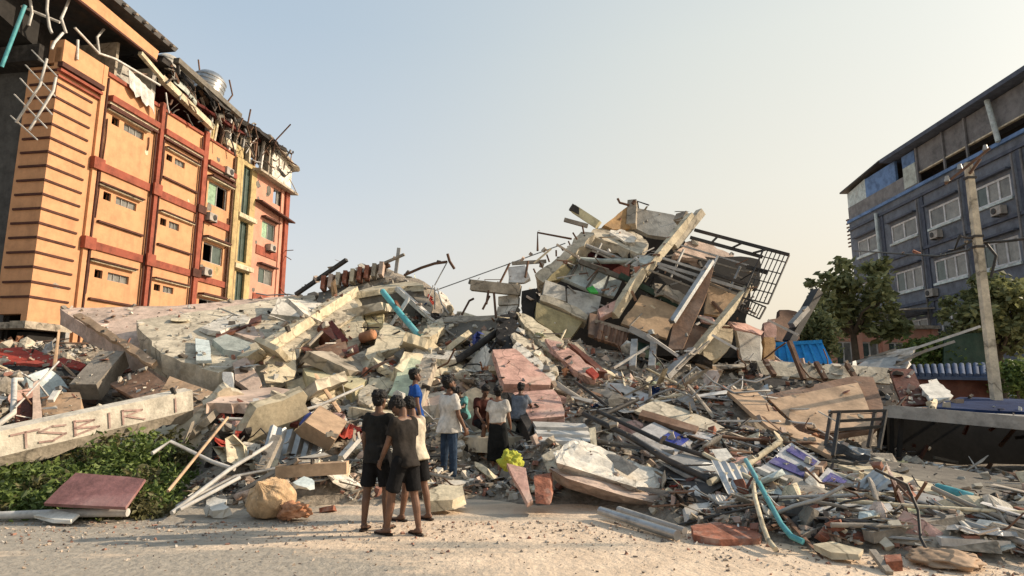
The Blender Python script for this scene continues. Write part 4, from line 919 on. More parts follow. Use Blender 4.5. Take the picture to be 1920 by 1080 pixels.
# left edge: thick torn wall
bp_('edge_wall', 'concrete_light', [(1098, 432, 18.3), (1116, 434, 18.2), (1060, 498, 17.6), (1018, 530, 17.4), (998, 518, 17.6), (1046, 478, 17.9)], .5, .09, .16)
bp_('edge_wall', 'olive_wall', [(1072, 480, 17.8), (1084, 484, 17.9), (1055, 524, 17.5), (1024, 528, 17.3)], .2, .04)
for k in range(8): u = 1004 + k * 13; v = 512 - k * 10.5; bt_('torn_rebar', 'rust', [(u, v, 17.6), (u - 4 + rng.uniform(-4, 4), v - rng.uniform(6, 16), 17.5)], .025)
# bathroom with pale blue tiles
bp_('tiled_wall', 'pale_blue', [(1080, 494, 18.2), (1120, 504, 18.4), (1167, 524, 18.4), (1152, 556, 17.9), (1098, 540, 17.7), (1050, 520, 17.6)], .12)
for a, b_ in (((1082, 497), (1068, 522)), ((1122, 507), (1100, 540)), ((1142, 516), (1130, 552))): bb_('tile_joint', 'concrete_dark', (*a, 17.95), (*b_, 17.55), .05)
bb_('floor_edge', 'concrete_dark', (1086, 490, 17.7), (1168, 522, 17.9), .14)
bb_('floor_edge', 'green_dark', (1162, 516, 17.5), (1278, 576, 17.2), .2, .16)
bp_('green_bag', 'green_bright', [(1100, 540, 17.3), (1112, 535, 17.4), (1122, 548, 17.2), (1108, 548, 17.2)], .06)
bp_('panel_wall', 'grey_wall', [(1022, 524, 17.3), (1060, 537, 17.3), (1062, 566, 17.0), (1018, 552, 17.0)], .2, .02); bp_('panel_wall', 'grey_wall', [(1063, 540, 17.4), (1128, 556, 17.5), (1122, 582, 17.2), (1098, 590, 16.9), (1064, 568, 17.05)], .15, .02)
bp_('floor_slab', 'concrete_light', [(1012, 552, 17.0), (1060, 566, 16.9), (1106, 592, 16.8), (1102, 602, 16.7), (1056, 580, 16.8), (1010, 562, 16.9)], .4, .05)
bp_('olive_panel', 'olive_wall', [(1006, 566, 16.9), (1094, 602, 16.8), (1068, 638, 16.5), (1048, 628, 16.5), (1004, 600, 16.6)], .25, .02)
bp_('dark_mass', 'shade_black', [(978, 545, 17.2), (1004, 540, 17.2), (1006, 605, 16.8), (984, 598, 16.8)], .6, .08)  # near-black column of debris
# cantilever beam and pieces on the left
bb_('cantilever_beam', 'concrete', (884, 535, 17.6), (976, 545, 17.4), .3, .3); bb_('cantilever_beam', 'concrete_dark', (880, 528, 17.7), (910, 536, 17.6), .14)
bp_('white_wall', 'white_plaster', [(934, 556, 17.6), (972, 552, 17.4), (972, 570, 17.3), (932, 572, 17.5)], .2, .04); bp_('white_wall', 'white_plaster', [(932, 574, 17.5), (972, 572, 17.3), (966, 588, 17.1), (928, 594, 17.3)], .2, .04)
bp_('loose_panel', 'metal_white', [(950, 500, 17.8), (985, 496, 17.8), (994, 520, 17.5), (984, 532, 17.4), (952, 530, 17.5)], .12, .06)
bb_('loose_bar', 'wood_grey', (960, 494, 17.8), (1024, 490, 17.9), .1); bt_('torn_rebar', 'rust', [(1008, 470, 18), (1008, 436, 18.2), (1072, 448, 18.2)], .035)
for q in ([(935, 535, 17.5), (955, 495, 17.7)], [(985, 520, 17.4), (990, 490, 17.6)], [(916, 545, 17.4), (912, 570, 17.2)], [(926, 548, 17.4), (930, 596, 17)], [(866, 590, 17.6), (880, 564, 17.8), (888, 560, 17.9)], [(905, 580, 17.4), (918, 555, 17.5)]): bt_('torn_rebar', 'rust', q, .035)
# top left horn
bb_('horn_beam', 'cream_yellow', (1076, 392, 19.2), (1122, 422, 18.9), .26); bb_('horn_beam', 'metal_dark', (1070, 388, 19.1), (1092, 402, 19.1), .2); bb_('horn_beam', 'wood_grey', (1058, 412, 18.8), (1102, 424, 18.7), .12); bt_('torn_rebar', 'rust', [(1180, 385, 19.6), (1162, 380, 19.6), (1158, 372, 19.6)], .04)
bt_('torn_rebar', 'rust', [(1186, 382, 19.6), (1190, 376, 19.6)], .06)
# columns running up right
for nm, m_, a, b_, w_ in (('column', 'cream', (1296, 405, 18.4), (1208, 512, 17.3), .22), ('column', 'concrete_light', (1314, 398, 18.6), (1262, 462, 18.0), .24), ('column', 'cream', (1204, 508, 17.3), (1150, 592, 16.7), .24), ('column', 'concrete', (1284, 406, 18.8), (1278, 418, 18.7), .4)): bb_(nm, m_, a, b_, w_)
bp_('ledge', 'pink_tile', [(1120, 580, 16.6), (1160, 560, 17.0), (1170, 572, 16.8), (1126, 596, 16.4)], .2)
bp_('broken_joint', 'white_plaster', [(1186, 490, 17.6), (1210, 476, 17.7), (1226, 486, 17.5), (1212, 512, 17.2), (1190, 514, 17.3)], .2, .1, .12); bp_('broken_joint', 'pale_blue', [(1196, 486, 17.4), (1220, 478, 17.5), (1230, 488, 17.4), (1206, 496, 17.3)], .1, .06, .1)
# middle rooms
bp_('brick_infill', 'pink_dusty', [(1290, 450, 18.6), (1320, 455, 18.8), (1378, 478, 18.8), (1340, 492, 18.2), (1262, 480, 18.0)], .3, .1, .2)
bp_('plywood_panel', 'plywood', [(1202, 552, 17.2), (1236, 562, 17.1), (1274, 578, 17.0), (1250, 634, 16.2), (1210, 622, 16.3), (1164, 606, 16.4)], .08, .02); bp_('plywood_panel', 'plywood', [(1330, 528, 17.5), (1386, 552, 17.4), (1374, 576, 17.1), (1356, 594, 16.9), (1320, 588, 16.9)], .08, .02)
bb_('panel_joint', 'wood_grey', (1204, 588, 16.7), (1180, 612, 16.35), .03); bb_('panel_joint', 'wood_brown', (1336, 566, 17.05), (1356, 588, 16.8), .08)
bp_('door_leaf', 'wood_brown', [(1334, 494, 17.0), (1338, 500, 17.0), (1326, 548, 16.4), (1280, 655, 15.4), (1252, 655, 15.4), (1262, 608, 15.9)], .1, .01); bb_('door_edge', 'galvanised', (1334, 490, 16.95), (1260, 604, 15.8), .16, .1)
bp_('brown_wall', 'wood_brown', [(1300, 606, 16.6), (1340, 620, 16.5), (1302, 668, 15.7), (1274, 662, 15.7)], .12, .03); bp_('cream_wall', 'cream', [(1342, 606, 17.2), (1376, 610, 17.2), (1366, 660, 16.6), (1320, 680, 16.2), (1318, 650, 16.5)], .15, .05)
bp_('grey_wall', 'grey_wall', [(1378, 606, 17.3), (1428, 618, 17.4), (1428, 678, 16.7), (1392, 676, 16.7)], .2, .04); bp_('plywood_strip', 'plywood', [(1304, 680, 15.4), (1318, 676, 15.5), (1358, 694, 15.2), (1350, 706, 15.0)], .05, .02)
bb_('diagonal_post', 'cream', (1406, 536, 17.2), (1292, 674, 15.5), .2, .16); bb_('diagonal_post', 'metal_grey', (1298, 656, 15.4), (1232, 722, 14.5), .22, .14)
bp_('slat_wall', 'wood_brown', [(1106, 586, 16.5), (1122, 590, 16.5), (1116, 630, 16.1), (1104, 626, 16.1)], .12, .01)
for k in range(9): bb_('slat', 'wood_brown' if k % 2 else 'rust', (1124 + k * 6.5, 604 + k * 2.0, 16.3), (1117 + k * 6.5, 636 + k * 2.2, 15.9), .09)
bb_('slat_rail', 'wood_grey', (1116, 602, 16.3), (1190, 624, 16.2), .1); bb_('slat_rail', 'metal_grey', (1182, 616, 16.1), (1232, 642, 15.8), .2, .16); bb_('slat_rail', 'metal_white', (1214, 628, 15.7), (1272, 668, 15.2), .07)
for u, v, u2, v2 in ((1190, 640, 1186, 690), (1226, 642, 1222, 690)): bb_('prop', 'metal_grey', (u, v, 15.8), (u2, v2, 15.0), .16)
bp_('green_panel', 'green_dark', [(1194, 640, 16.0), (1220, 646, 16.0), (1220, 672, 15.6), (1192, 668, 15.6)], .06, .01)
bp_('shade_sheet', 'shade_black', [(1230, 510, 17.8), (1300, 535, 17.8), (1290, 570, 17.4), (1216, 545, 17.3)], .1, .08); bp_('floor_rubble', 'concrete', [(1226, 530, 17.3), (1262, 540, 17.3), (1290, 560, 17.1), (1276, 568, 17.0), (1228, 546, 17.1)], .15, .1, .15)  # black sheet put in for the shade of an open room
bp_('shade_sheet', 'shade_black', [(1300, 478, 18.4), (1426, 486, 18.4), (1420, 540, 17.9), (1340, 528, 17.6)], .1, .08)  # another black sheet in place of shade, behind the railing
bp_('red_sheet', 'pink_tile', [(1364, 602, 16.8), (1398, 606, 16.9), (1434, 622, 16.9), (1430, 630, 16.6), (1378, 614, 16.6)], .06, .06); bp_('red_sheet', 'pink_tile', [(1310, 590, 16.6), (1336, 594, 16.8), (1350, 612, 16.5), (1316, 604, 16.4)], .06, .06)
bb_('rail', 'metal_grey', (1232, 494, 17.2), (1400, 545, 17.0), .09); bb_('rail', 'metal_grey', (1234, 500, 17.0), (1306, 530, 16.9), .08); bb_('rail', 'metal_white', (1242, 484, 17.4), (1330, 512, 17.3), .07); bb_('rail', 'metal_dark', (1320, 508, 17.1), (1410, 536, 17.1), .08); bb_('rail', 'metal_white', (1300, 590, 16.2), (1344, 608, 16.2), .06); bb_('rail', 'metal_white', (1335, 628, 15.8), (1384, 656, 15.6), .06); bb_('rail', 'wood_grey', (1244, 548, 16.9), (1276, 566, 16.8), .08)
bb_('rail', 'metal_white', (1440, 600, 16.8), (1496, 628, 16.4), .06)
for a, b_, r_ in (((1250, 452, 18.1), (1404, 498, 17.7), .05), ((1262, 470, 17.9), (1420, 516, 17.5), .05), ((1300, 522, 17.2), (1388, 553, 17.1), .06), ((1216, 506, 17.2), (1300, 540, 17.0), .05), ((1346, 480, 17.8), (1322, 530, 17.2), .05), ((1388, 500, 17.6), (1366, 548, 17.1), .05), ((1282, 468, 17.7), (1258, 520, 17.2), .05), ((1110, 470, 18.0), (1176, 500, 18.0), .05), ((1128, 456, 18.2), (1108, 500, 17.8), .04), ((1150, 690, 14.9), (1216, 650, 15.5), .06), ((1270, 690, 14.8), (1330, 640, 15.5), .05)): bb_('rail', rng.choice(['metal_white', 'metal_grey', 'wood_grey']), a, b_, r_)
# balcony railings
def rail_panel(A, B, C, D_, n, cross, r):   # A->B top edge, D->C bottom edge
    f = MB()
    for a, b_ in ((A, B), (B, C), (D_, C), (A, D_)): f.bar(at(*a), at(*b_), r * 1.7)
    f.build('railing_frame', 'metal_dark', BLK)
    PA_, PB_, PC_, PD_ = at(*A), at(*B), at(*C), at(*D_)
    for k in range(1, n):
        t_ = k / n; MB().bar(PA_.lerp(PB_, t_), PD_.lerp(PC_, t_), r).build('baluster', 'metal_dark', BLK)
    for k in cross: MB().bar(PA_.lerp(PD_, k), PB_.lerp(PC_, k), r * 1.3).build('cross_rail', 'metal_dark', BLK)
rail_panel((1432, 466, 17.6), (1480, 478, 17.4), (1440, 570, 16.6), (1392, 558, 16.8), 6, (.16, .4, .62, .8), .022)
rail_panel((1392, 558, 16.8), (1436, 576, 16.6), (1424, 598, 16.4), (1384, 580, 16.6), 7, (), .022)
bb_('top_rail', 'metal_dark', (1302, 431, 18.3), (1480, 478, 17.4), .09); bb_('top_rail', 'metal_dark', (1294, 445, 18.2), (1430, 482, 17.6), .09)
for k in range(3): t_ = .25 + k * .26; bb_('baluster', 'metal_dark', (1302 + 178 * t_, 431 + 47 * t_, 18.2 - .8 * t_), (1297 + 150 * t_, 445 + 38 * t_, 18.15 - .7 * t_), .06)
bb_('top_rail', 'metal_dark', (1400, 500, 17.5), (1440, 512, 17.3), .1)
for k in range(80):   # splintered bits caught in the open floors
    u = rng.uniform(1010, 1420); v = 460 + (u - 1010) * .12 + rng.uniform(-10, 120)
    a = at(u, v, 17.3 + rng.uniform(-.6, .4)); dr = Vector((rng.uniform(-1, 1), rng.uniform(-.3, .3), rng.uniform(-.8, .4))) * rng.uniform(.15, .75)
    MB().bar(a, a + dr, rng.uniform(.02, .07), rng.uniform(.02, .06)).build('splinter', rng.choice(['wood_grey', 'metal_grey', 'rust', 'concrete', 'cream', 'metal_white', 'wood_brown', 'black_and_shade']), BLK)

# --- around the foot of the block
SL('concrete_beam', 'wide dark beam wall lying between the crest and the leaning block', 'beam', [(832, 600, 18.0), (936, 598, 17.2), (934, 642, 16.4), (846, 648, 17.0)], .5, 'concrete_dark', .05)
SL('concrete_beam', 'pale ledge on top of the wide dark beam wall', 'ledge', [(826, 594, 18.2), (936, 590, 17.4), (936, 600, 17.1), (832, 604, 17.9)], .3, 'concrete', .06)
ST('cable', 'thick black cable sloping down in front of the wide dark beam', 'cable', [(838, 688, 14.8), (880, 660, 15.2), (936, 620, 15.8), (952, 604, 16.2)], .09, 'black_and_shade', 7)
ST('cable', 'thin black cable dropping beside the thick one', 'cable', [(952, 604, 16), (930, 640, 15.2), (918, 660, 14.8)], .035, 'black_and_shade', 6)
SL('dark_heap', 'dark tangle standing above the pink slabs', 'debris', [(936, 600, 15.8), (956, 580, 16.0), (970, 600, 15.8), (966, 650, 14.8), (950, 662, 14.4), (940, 640, 15)], .3, 'black_and_shade', .14, .12)  # near-black tangle of debris
SL('pink_wall_slab', 'upper smooth pink wall slab leaning behind the woman in white', 'slab', [(923, 655, 13.6), (965, 653, 13.8), (1035, 712, 12.8), (1032, 722, 12.6), (945, 720, 12.3)], .2, 'pink_tile', .02)
SL('plaster_strip', 'white broken rim along the right side of the upper pink slab', 'strip', [(960, 650, 13.9), (968, 640, 14.1), (1044, 706, 13.0), (1040, 722, 12.7)], .18, 'white_plaster', .05, .15)
SL('pink_wall_slab', 'lower cracked pink wall slab with grooves', 'slab', [(962, 736, 12.4), (1038, 729, 12.5), (1052, 746, 12.1), (1058, 780, 11.5), (994, 786, 11.2)], .14, 'pink_tile', .03)
SL('pink_wall_slab', 'dark strip under the lower cracked pink slab', 'slab', [(950, 734, 12.2), (964, 738, 12.2), (1000, 800, 11.0), (992, 815, 10.8)], .3, 'black_and_shade', .04)  # strip coloured near black
SL('long_wall_slab', 'long slab sloping down right, cream above and pink below', 'slab', [(966, 584, 16.0), (984, 588, 16.2), (1060, 640, 15.0), (1046, 668, 14.4), (1018, 650, 14.8)], .2, 'cream', .05)
SL('long_wall_slab', 'narrow pink slab below the long cream slab', 'slab', [(1022, 634, 14.9), (1050, 640, 14.8), (1122, 698, 13.6), (1116, 712, 13.3), (1076, 694, 13.6), (1040, 660, 14.3)], .16, 'pink_tile', .04)
SL('long_wall_slab', 'dark red slab edge beside the narrow pink slab', 'slab', [(1064, 642, 14.9), (1080, 648, 14.9), (1140, 698, 13.8), (1122, 696, 13.7)], .2, 'wood_red', .03)
SL('red_panel', 'bright red painted panel end with white border', 'panel', [(1098, 694, 13.2), (1110, 688, 13.3), (1124, 702, 13.1), (1114, 708, 13.0)], .06, 'red_paint', .01)
SL('long_wall_slab', 'grey white torn plaster slab between the pink slabs', 'slab', [(964, 622, 15.2), (1000, 640, 15.0), (1046, 690, 13.8), (1036, 706, 13.3), (1000, 672, 14.0), (966, 648, 14.4)], .15, 'concrete_light', .08, .15)
for k in range(3):
    v = 790 + k * 13
    SL('corrugated_sheet', ['uppermost of three pale metal sheets stacked below the pink slabs', 'middle of three pale metal sheets stacked below the pink slabs', 'lowest of three pale metal sheets stacked below the pink slabs'][k], 'metal sheet', [(998 + k * 3, v, 11.2 - k * .25), (1096 + k * 6, v + 4, 11.2 - k * .25), (1104 + k * 5, v + 12, 10.9 - k * .25), (1004 + k * 3, v + 10, 10.9 - k * .25)], .05, 'metal_white', .01, .3, (0, 0, -.07))
SL('white_post', 'short white post bent over beside the pale metal sheets', 'post', [(1104, 802, 10.3), (1116, 800, 10.3), (1120, 838, 9.8), (1110, 838, 9.8)], .1, 'cream', .02)
# big plastered lump
def rock(pp, back, amp, seed, m, name, label, cat):
    pts = [at(*p) for p in pp]; bm = bmesh.new()
    for p in pts: bm.verts.new(p)
    for p in pts: bm.verts.new(p + Vector(back) * rng.uniform(.8, 1.1))
    bmesh.ops.convex_hull(bm, input=bm.verts)
    bmesh.ops.triangulate(bm, faces=bm.faces); 
    for _ in range(3): bmesh.ops.subdivide_edges(bm, edges=[e for e in bm.edges if e.calc_length() > .14], cuts=1, use_grid_fill=True)
    bmesh.ops.triangulate(bm, faces=bm.faces)
    bm.normal_update()
    for v in bm.verts: v.co += v.normal * amp * (noise.noise(v.co * 2.2 + Vector((seed, 0, 0))) + .6 * noise.noise(v.co * 6) + .35 * noise.noise(v.co * 14))
    mb = MB(); bm.verts.index_update(); mb.add([v.co.copy() for v in bm.verts], [tuple(v.index for v in f.verts) for f in bm.faces]); bm.free()
    return tag(mb.build(name, m), label, cat)
rock([(1038, 850, 9.2), (1080, 826, 9.8), (1104, 830, 9.8), (1186, 862, 9.5), (1240, 888, 9.2), (1236, 915, 8.8), (1196, 915, 8.6), (1120, 886, 8.8), (1046, 868, 8.8)], (.1, .35, -.28), .07, 1, 'white_plaster', 'wall_lump', 'large dirty white lump of plastered wall right of the yellow cloth', 'wall')
rock([(1030, 878, 9.0), (1090, 884, 9.2), (1200, 922, 8.8), (1248, 926, 8.8), (1242, 946, 8.4), (1170, 930, 8.4), (1060, 896, 8.6)], (.1, .4, -.2), .05, 4, 'pink_dusty', 'wall_lump', 'lower broken wall layer with pinkish bricks under the dirty white lump', 'wall')
rock([(1002, 895, 8.7), (1030, 890, 8.8), (1034, 930, 8.3), (1030, 946, 8.2), (1004, 944, 8.2)], (.05, .25, 0), .03, 6, 'brick', 'brick_pier', 'upright brick pier stump left of the dirty white lump', 'brick')
SL('pink_board', 'narrow pink board standing on its point below the yellow cloth', 'board', [(950, 868, 9.0), (986, 876, 8.9), (1000, 940, 8.2), (990, 944, 8.15)], .08, 'pink_tile', .02)
tag(lump(at(958, 865, 9.15), .15, .11, .14, 5, .45, .22).build('yellow_cloth', 'cloth_yellow'), 'bright yellow cloth bundle draped over the pink board', 'cloth')
SL('stone_slab', 'flat cream slab lying in front of the man in white', 'slab', [(790, 922, 8.6), (830, 908, 8.9), (868, 912, 8.8), (872, 928, 8.5), (850, 938, 8.3), (796, 940, 8.3)], .14, 'cream', .04, .2, (0, 0, -.14))
SL('stone_slab', 'flat grey slab under the feet of the man in white', 'slab', [(804, 898, 9.9), (830, 890, 10.3), (880, 893, 10.2), (880, 905, 9.8), (846, 912, 9.6)], .12, 'white_plaster', .04, .2, (0, 0, -.14))
# --- right foreground
def sheet(*a, **k): return SL(*a, **k)
SL('sign_panel', 'torn white sign panel with two purple bands on the right wreckage', 'sign', [(1424, 876, 8.8), (1484, 829, 9.4), (1543, 868, 8.9), (1504, 907, 8.4)], .05, 'sign_white', .02, .2, lift=.2)
pl = [(1424, 876, 8.8), (1484, 829, 9.4), (1543, 868, 8.9), (1504, 907, 8.4)]
def on_quad(P4, s, t): a, b_, c, e = [at(*p) for p in P4]; return a.lerp(b_, t).lerp(e.lerp(c, t), s)
def band(P4, s0, s1, t0, t1, m, name, label, off=.03):
    _, nn = fit([at(*p) for p in P4]); q = [on_quad(P4, s0, t0), on_quad(P4, s1, t0), on_quad(P4, s1, t1), on_quad(P4, s0, t1)]
    o = bpy.data.objects
    MBq = MB().prism([p + nn * off for p in q], -nn * .012); return MBq
sg = [o for o in col.objects if o.name.startswith('sign_panel')][-1]
for s0, s1, t0, t1 in ((.08, .95, .18, .42), (.12, .9, .68, .88)):
    b2 = band(pl, s0, s1, t0, t1, 'sign_purple', '', ''); b2.build('lettering_band', 'sign_purple', sg)
pl2 = [(1514, 916, 8.2), (1552, 876, 8.7), (1612, 910, 8.3), (1588, 930, 8.0)]
SL('sign_panel', 'smaller torn sign panel with a purple patch, right of the banded one', 'sign', pl2, .05, 'sign_white', .02)
sg2 = [o for o in col.objects if o.name.startswith('sign_panel')][-1]
band(pl2, .2, .7, .3, .8, 'sign_purple', '', '').build('lettering_band', 'sign_purple', sg2)
pl3 = [(1170, 820, 10.2), (1226, 790, 10.8), (1300, 828, 10.2), (1262, 858, 9.6)]
SL('sign_panel', 'fallen white and royal blue sign sheet on the middle right slope', 'sign', pl3, .05, 'sign_white', .03)
sg3 = [o for o in col.objects if o.name.startswith('sign_panel')][-1]
band(pl3, .5, .92, .45, .95, 'sign_royal', '', '').build('lettering_band', 'sign_royal', sg3)
SL('metal_sheet', 'long dusty beige sheet with a brown stripe above the royal blue sign', 'metal sheet', [(1188, 770, 11.4), (1230, 748, 11.8), (1330, 785, 11.2), (1370, 812, 10.6), (1300, 806, 10.6)], .06, 'concrete_light', .04)
SL('metal_sheet', 'brown strip along the lower rim of the long dusty beige sheet', 'strip', [(1196, 778, 11.0), (1204, 768, 11.1), (1312, 800, 10.5), (1306, 810, 10.3)], .06, 'wood_brown', .02)
SL('metal_sheet', 'pale grey roofing sheet sloping below the royal blue sign', 'metal sheet', [(1230, 862, 9.4), (1300, 842, 9.8), (1420, 892, 8.8), (1340, 915, 8.3)], .04, 'metal_grey', .03)
SL('metal_sheet', 'grey white folded sheet end pointing at the two ground pipes', 'metal sheet', [(1278, 940, 8.1), (1310, 905, 8.6), (1342, 920, 8.3), (1310, 968, 7.7), (1290, 975, 7.6)], .05, 'metal_white', .06)
SL('metal_sheet', 'white square sheet scrap left of the bent turquoise pipe', 'metal sheet', [(1332, 842, 9.6), (1362, 840, 9.6), (1378, 862, 9.2), (1346, 866, 9.1)], .03, 'paper', .02)
ST('steel_bar', 'long black steel bar sloping down from the pink slabs to the sign panel', 'steel bar', [(1094, 776, 10.9), (1180, 818, 10.0), (1250, 862, 9.2), (1330, 900, 8.5)], .05, 'metal_dark', 6)
ST('steel_bar', 'second black steel bar just above the longest one', 'steel bar', [(1120, 770, 11.0), (1240, 828, 9.9), (1420, 888, 8.9)], .04, 'metal_dark', 6)
ST('steel_bar', 'black bar running right to left under the torn white heap', 'steel bar', [(1100, 792, 10.9), (1196, 748, 11.6)], .05, 'metal_dark', 6)
ST('steel_bar', 'pale bar forming the lower rim of the banded sign', 'steel bar', [(1420, 880, 8.7), (1534, 930, 7.9)], .045, 'metal_white', sq=True)
ST('steel_bar', 'cream bar forming the left rim of the banded sign', 'steel bar', [(1330, 905, 8.3), (1400, 872, 8.8), (1462, 828, 9.4)], .045, 'cream', sq=True)
ST('steel_bar', 'brown divider bar between the two purple signs', 'steel bar', [(1508, 908, 8.3), (1546, 868, 8.8)], .035, 'wood_brown', sq=True)
ST('plastic_pipe', 'bent turquoise pipe bowed down toward the road', 'pipe', [(1398, 862, 8.5), (1420, 900, 7.9), (1440, 938, 7.4), (1464, 982, 6.8), (1484, 1006, 6.5), (1506, 1016, 6.4)], .03, 'turquoise', 9)
ST('plastic_pipe', 'bent beige pipe left of the bowed turquoise pipe', 'pipe', [(1412, 905, 7.8), (1416, 935, 7.4), (1430, 985, 6.8), (1440, 1012, 6.5), (1454, 1030, 6.3)], .026, 'cream', 9)
ST('plastic_pipe', 'short turquoise tube lying on the raised dusty floor', 'pipe', [(1757, 915, 7.9), (1790, 924, 7.7), (1824, 934, 7.6)], .06, 'turquoise', 10)
SL('long_board', 'long tan board sloping down in front of the big brown panel', 'board', [(1360, 731, 12.6), (1412, 728, 12.9), (1450, 765, 12.0), (1498, 808, 10.9), (1566, 832, 10.2), (1560, 856, 9.7), (1515, 832, 10.1), (1440, 800, 10.9)], .07, 'wood_tan', .008, .6)
tpan = thing('big_panel', 'big brown wooden panel tilted behind the long tan board', 'panel', at(1550, 800, 11.8))
pq = [(1434, 741, 13.0), (1520, 722, 13.2), (1600, 705, 13.4), (1637, 706, 13.3), (1652, 745, 12.6), (1662, 780, 11.9), (1640, 806, 11.4), (1548, 818, 11.4), (1490, 803, 11.8)]
slab('board', '', '', [at(*p) for p in pq], .1, 'wood_brown', .015, .4, parent=tpan)
_, nn = fit([at(*p) for p in pq]); q3 = [at(*p) for p in ((1442, 754, 12.75), (1608, 722, 13.05), (1616, 737, 12.75), (1640, 804, 11.5), (1550, 815, 11.45), (1492, 801, 11.8))]
slab('lower_face', '', '', [p + nn * .06 for p in q3], .03, 'wood_tan', .01, .4, parent=tpan)
# dark steel stand
stn = thing('metal_stand', 'dark metal rack with three rails standing before the big brown panel', 'rack', at(1610, 850, 9.6))
A, B, C, D_ = at(1574, 772, 10.0), at(1661, 770, 10.0), at(1562, 855, 9.6), at(1648, 842, 9.8)
bk2 = Vector((.12, .5, -.02))
for a, b_ in ((A, B), (A.lerp(C, .22), B.lerp(D_, .22)), (A.lerp(C, .42), B.lerp(D_, .42))): MB().bar(a, b_, .045).build('rail', 'metal_dark', stn)
for a, b_ in ((A, C), (B, D_), (A + bk2, C + bk2), (B + bk2, D_ + bk2)): MB().bar(a, b_, .05).build('leg', 'metal_dark', stn)
for a in (A, B): MB().bar(a, a + bk2, .045).build('rail', 'metal_dark', stn)
# canopy band with struts
cnp = thing('roof_canopy', 'beige curved canopy strip with dark struts behind the big brown panel', 'canopy', at(1550, 720, 15))
cq = [(1418, 676, 15.4), (1500, 680, 15.4), (1590, 684, 15.3), (1668, 690, 15.2), (1670, 720, 14.9), (1590, 712, 15.0), (1500, 708, 15.1), (1428, 702, 15.1)]
slab('fascia', '', '', [at(*p) for p in cq], .1, 'concrete_light', .015, .5, parent=cnp)
for a, b_ in (((1434, 676), (1452, 704)), ((1480, 640), (1508, 712)), ((1530, 680), (1548, 712)), ((1588, 684), (1606, 712))): MB().bar(at(*a, 15.2), at(*b_, 14.8), .1).build('strut', 'rust', cnp)
SL('canopy_soffit', 'dark timber band under the beige canopy strip', 'board', [(1430, 708, 14.9), (1668, 722, 14.8), (1690, 768, 13.8), (1640, 772, 13.6), (1440, 735, 14)], .1, 'black_and_shade', .03)
SL('wooden_door', 'brown plank door hanging at the right end of the canopy', 'door', [(1666, 690, 14.4), (1712, 692, 14.3), (1742, 757, 13.0), (1692, 762, 13.0)], .07, 'wood_red', .01, .4)
SL('torn_sheet', 'crumpled white sheet lying right of the brown plank door', 'sheet', [(1722, 722, 13.6), (1756, 709, 13.8), (1778, 728, 13.4), (1792, 744, 13.0), (1750, 754, 12.6)], .08, 'paper', .08, .15)
# collapsed shed, inner walls coloured near black for the shade inside
shd = thing('collapsed_shed', 'flattened shed with a grey roof edge and a black open interior at the right', 'shed', at(1800, 870, 11))
slab('roof', '', '', [at(*p) for p in ((1652, 768, 11.6), (1750, 762, 13.2), (2060, 772, 13.6), (2060, 796, 10.2), (1920, 784, 10.6), (1760, 774, 11.0))], .12, 'metal_grey', .02, .6, Vector((0, 0, -.1)), parent=shd)
MB().bar(at(1656, 770, 11.4), at(2060, 806, 9.8), .12, .22).build('roof_edge', 'metal_grey', shd)
slab('back_wall', '', '', [at(*p) for p in ((1650, 775, 14.0), (2080, 775, 14.0), (2080, 910, 13.5), (1650, 890, 13.5))], .15, 'shade_black', .02, 1, parent=shd)
slab('side_wall', '', '', [at(*p) for p in ((1668, 776, 11.8), (1662, 776, 14.0), (1662, 850, 14), (1668, 860, 11.8))], .08, 'shade_black', .01, 1, parent=shd)
slab('side_wall', '', '', [at(*p) for p in ((2062, 790, 10.0), (2080, 780, 14.0), (2080, 910, 13.5), (2062, 930, 10.0))], .08, 'metal_dark', .01, 1, parent=shd)  # unseen wall added to keep sunlight out of the shed
for u, Yp in ((1690, 11.4), (2000, 10.6)): MB().bar(at(u, 785, Yp), at(u - 6, 880, Yp), .06).build('post', 'shade_black', shd)
for k in range(10): u = rng.uniform(1690, 1930); v = rng.uniform(800, 880); a = at(u, v, rng.uniform(11.4, 13)); MB().bar(a, a + Vector((rng.uniform(-.5, .5), 0, rng.uniform(-.4, .4))), .05).build('broken_lath', rng.choice(['wood_grey', 'wood_red', 'rust', 'metal_dark']), shd)
SL('blue_tarpaulin', 'dark blue tarpaulin sheet spread on the shed roof', 'tarpaulin', [(1744, 764, 12.0), (1796, 744, 13.2), (1930, 748, 13.2), (2060, 752, 13.2), (2060, 775, 11.6), (1900, 772, 11.6)], .12, 'blue_tarp', .06, .3)
ST('roof_batten', 'pale batten poking out under the blue tarpaulin', 'batten', [(1742, 757, 12), (1752, 752, 12.4), (1748, 766, 11.8)], .06, 'cream', 6)
# raised dusty floor
SL('floor_plinth', 'raised dusty concrete floor edge running right toward the road', 'floor', [(1556, 860, 9.8), (1640, 862, 10.0), (1760, 874, 9.9), (1940, 905, 9.3), (2060, 930, 8.6), (2060, 985, 6.9), (1920, 958, 7.3), (1740, 905, 8.3), (1620, 872, 9.3)], .22, 'concrete_dark', .03, .5, (0, .05, -.24))
SL('floor_plinth', 'cream strip along the front rim of the raised dusty floor', 'strip', [(1572, 872, 9.2), (1640, 874, 9.2), (1780, 918, 8.0), (1930, 962, 7.1), (1900, 966, 7.0), (1740, 924, 7.8)], .1, 'cream', .02, .4, (0, 0, -.1))
SL('plastic_sheet', 'pale yellow green translucent sheet in the right foreground wreckage', 'sheet', [(1640, 930, 7.7), (1672, 928, 7.8), (1742, 968, 7.1), (1792, 992, 6.8), (1782, 1010, 6.5), (1738, 1004, 6.6), (1664, 976, 7.0)], .02, 'pale_green_sheet', .02)
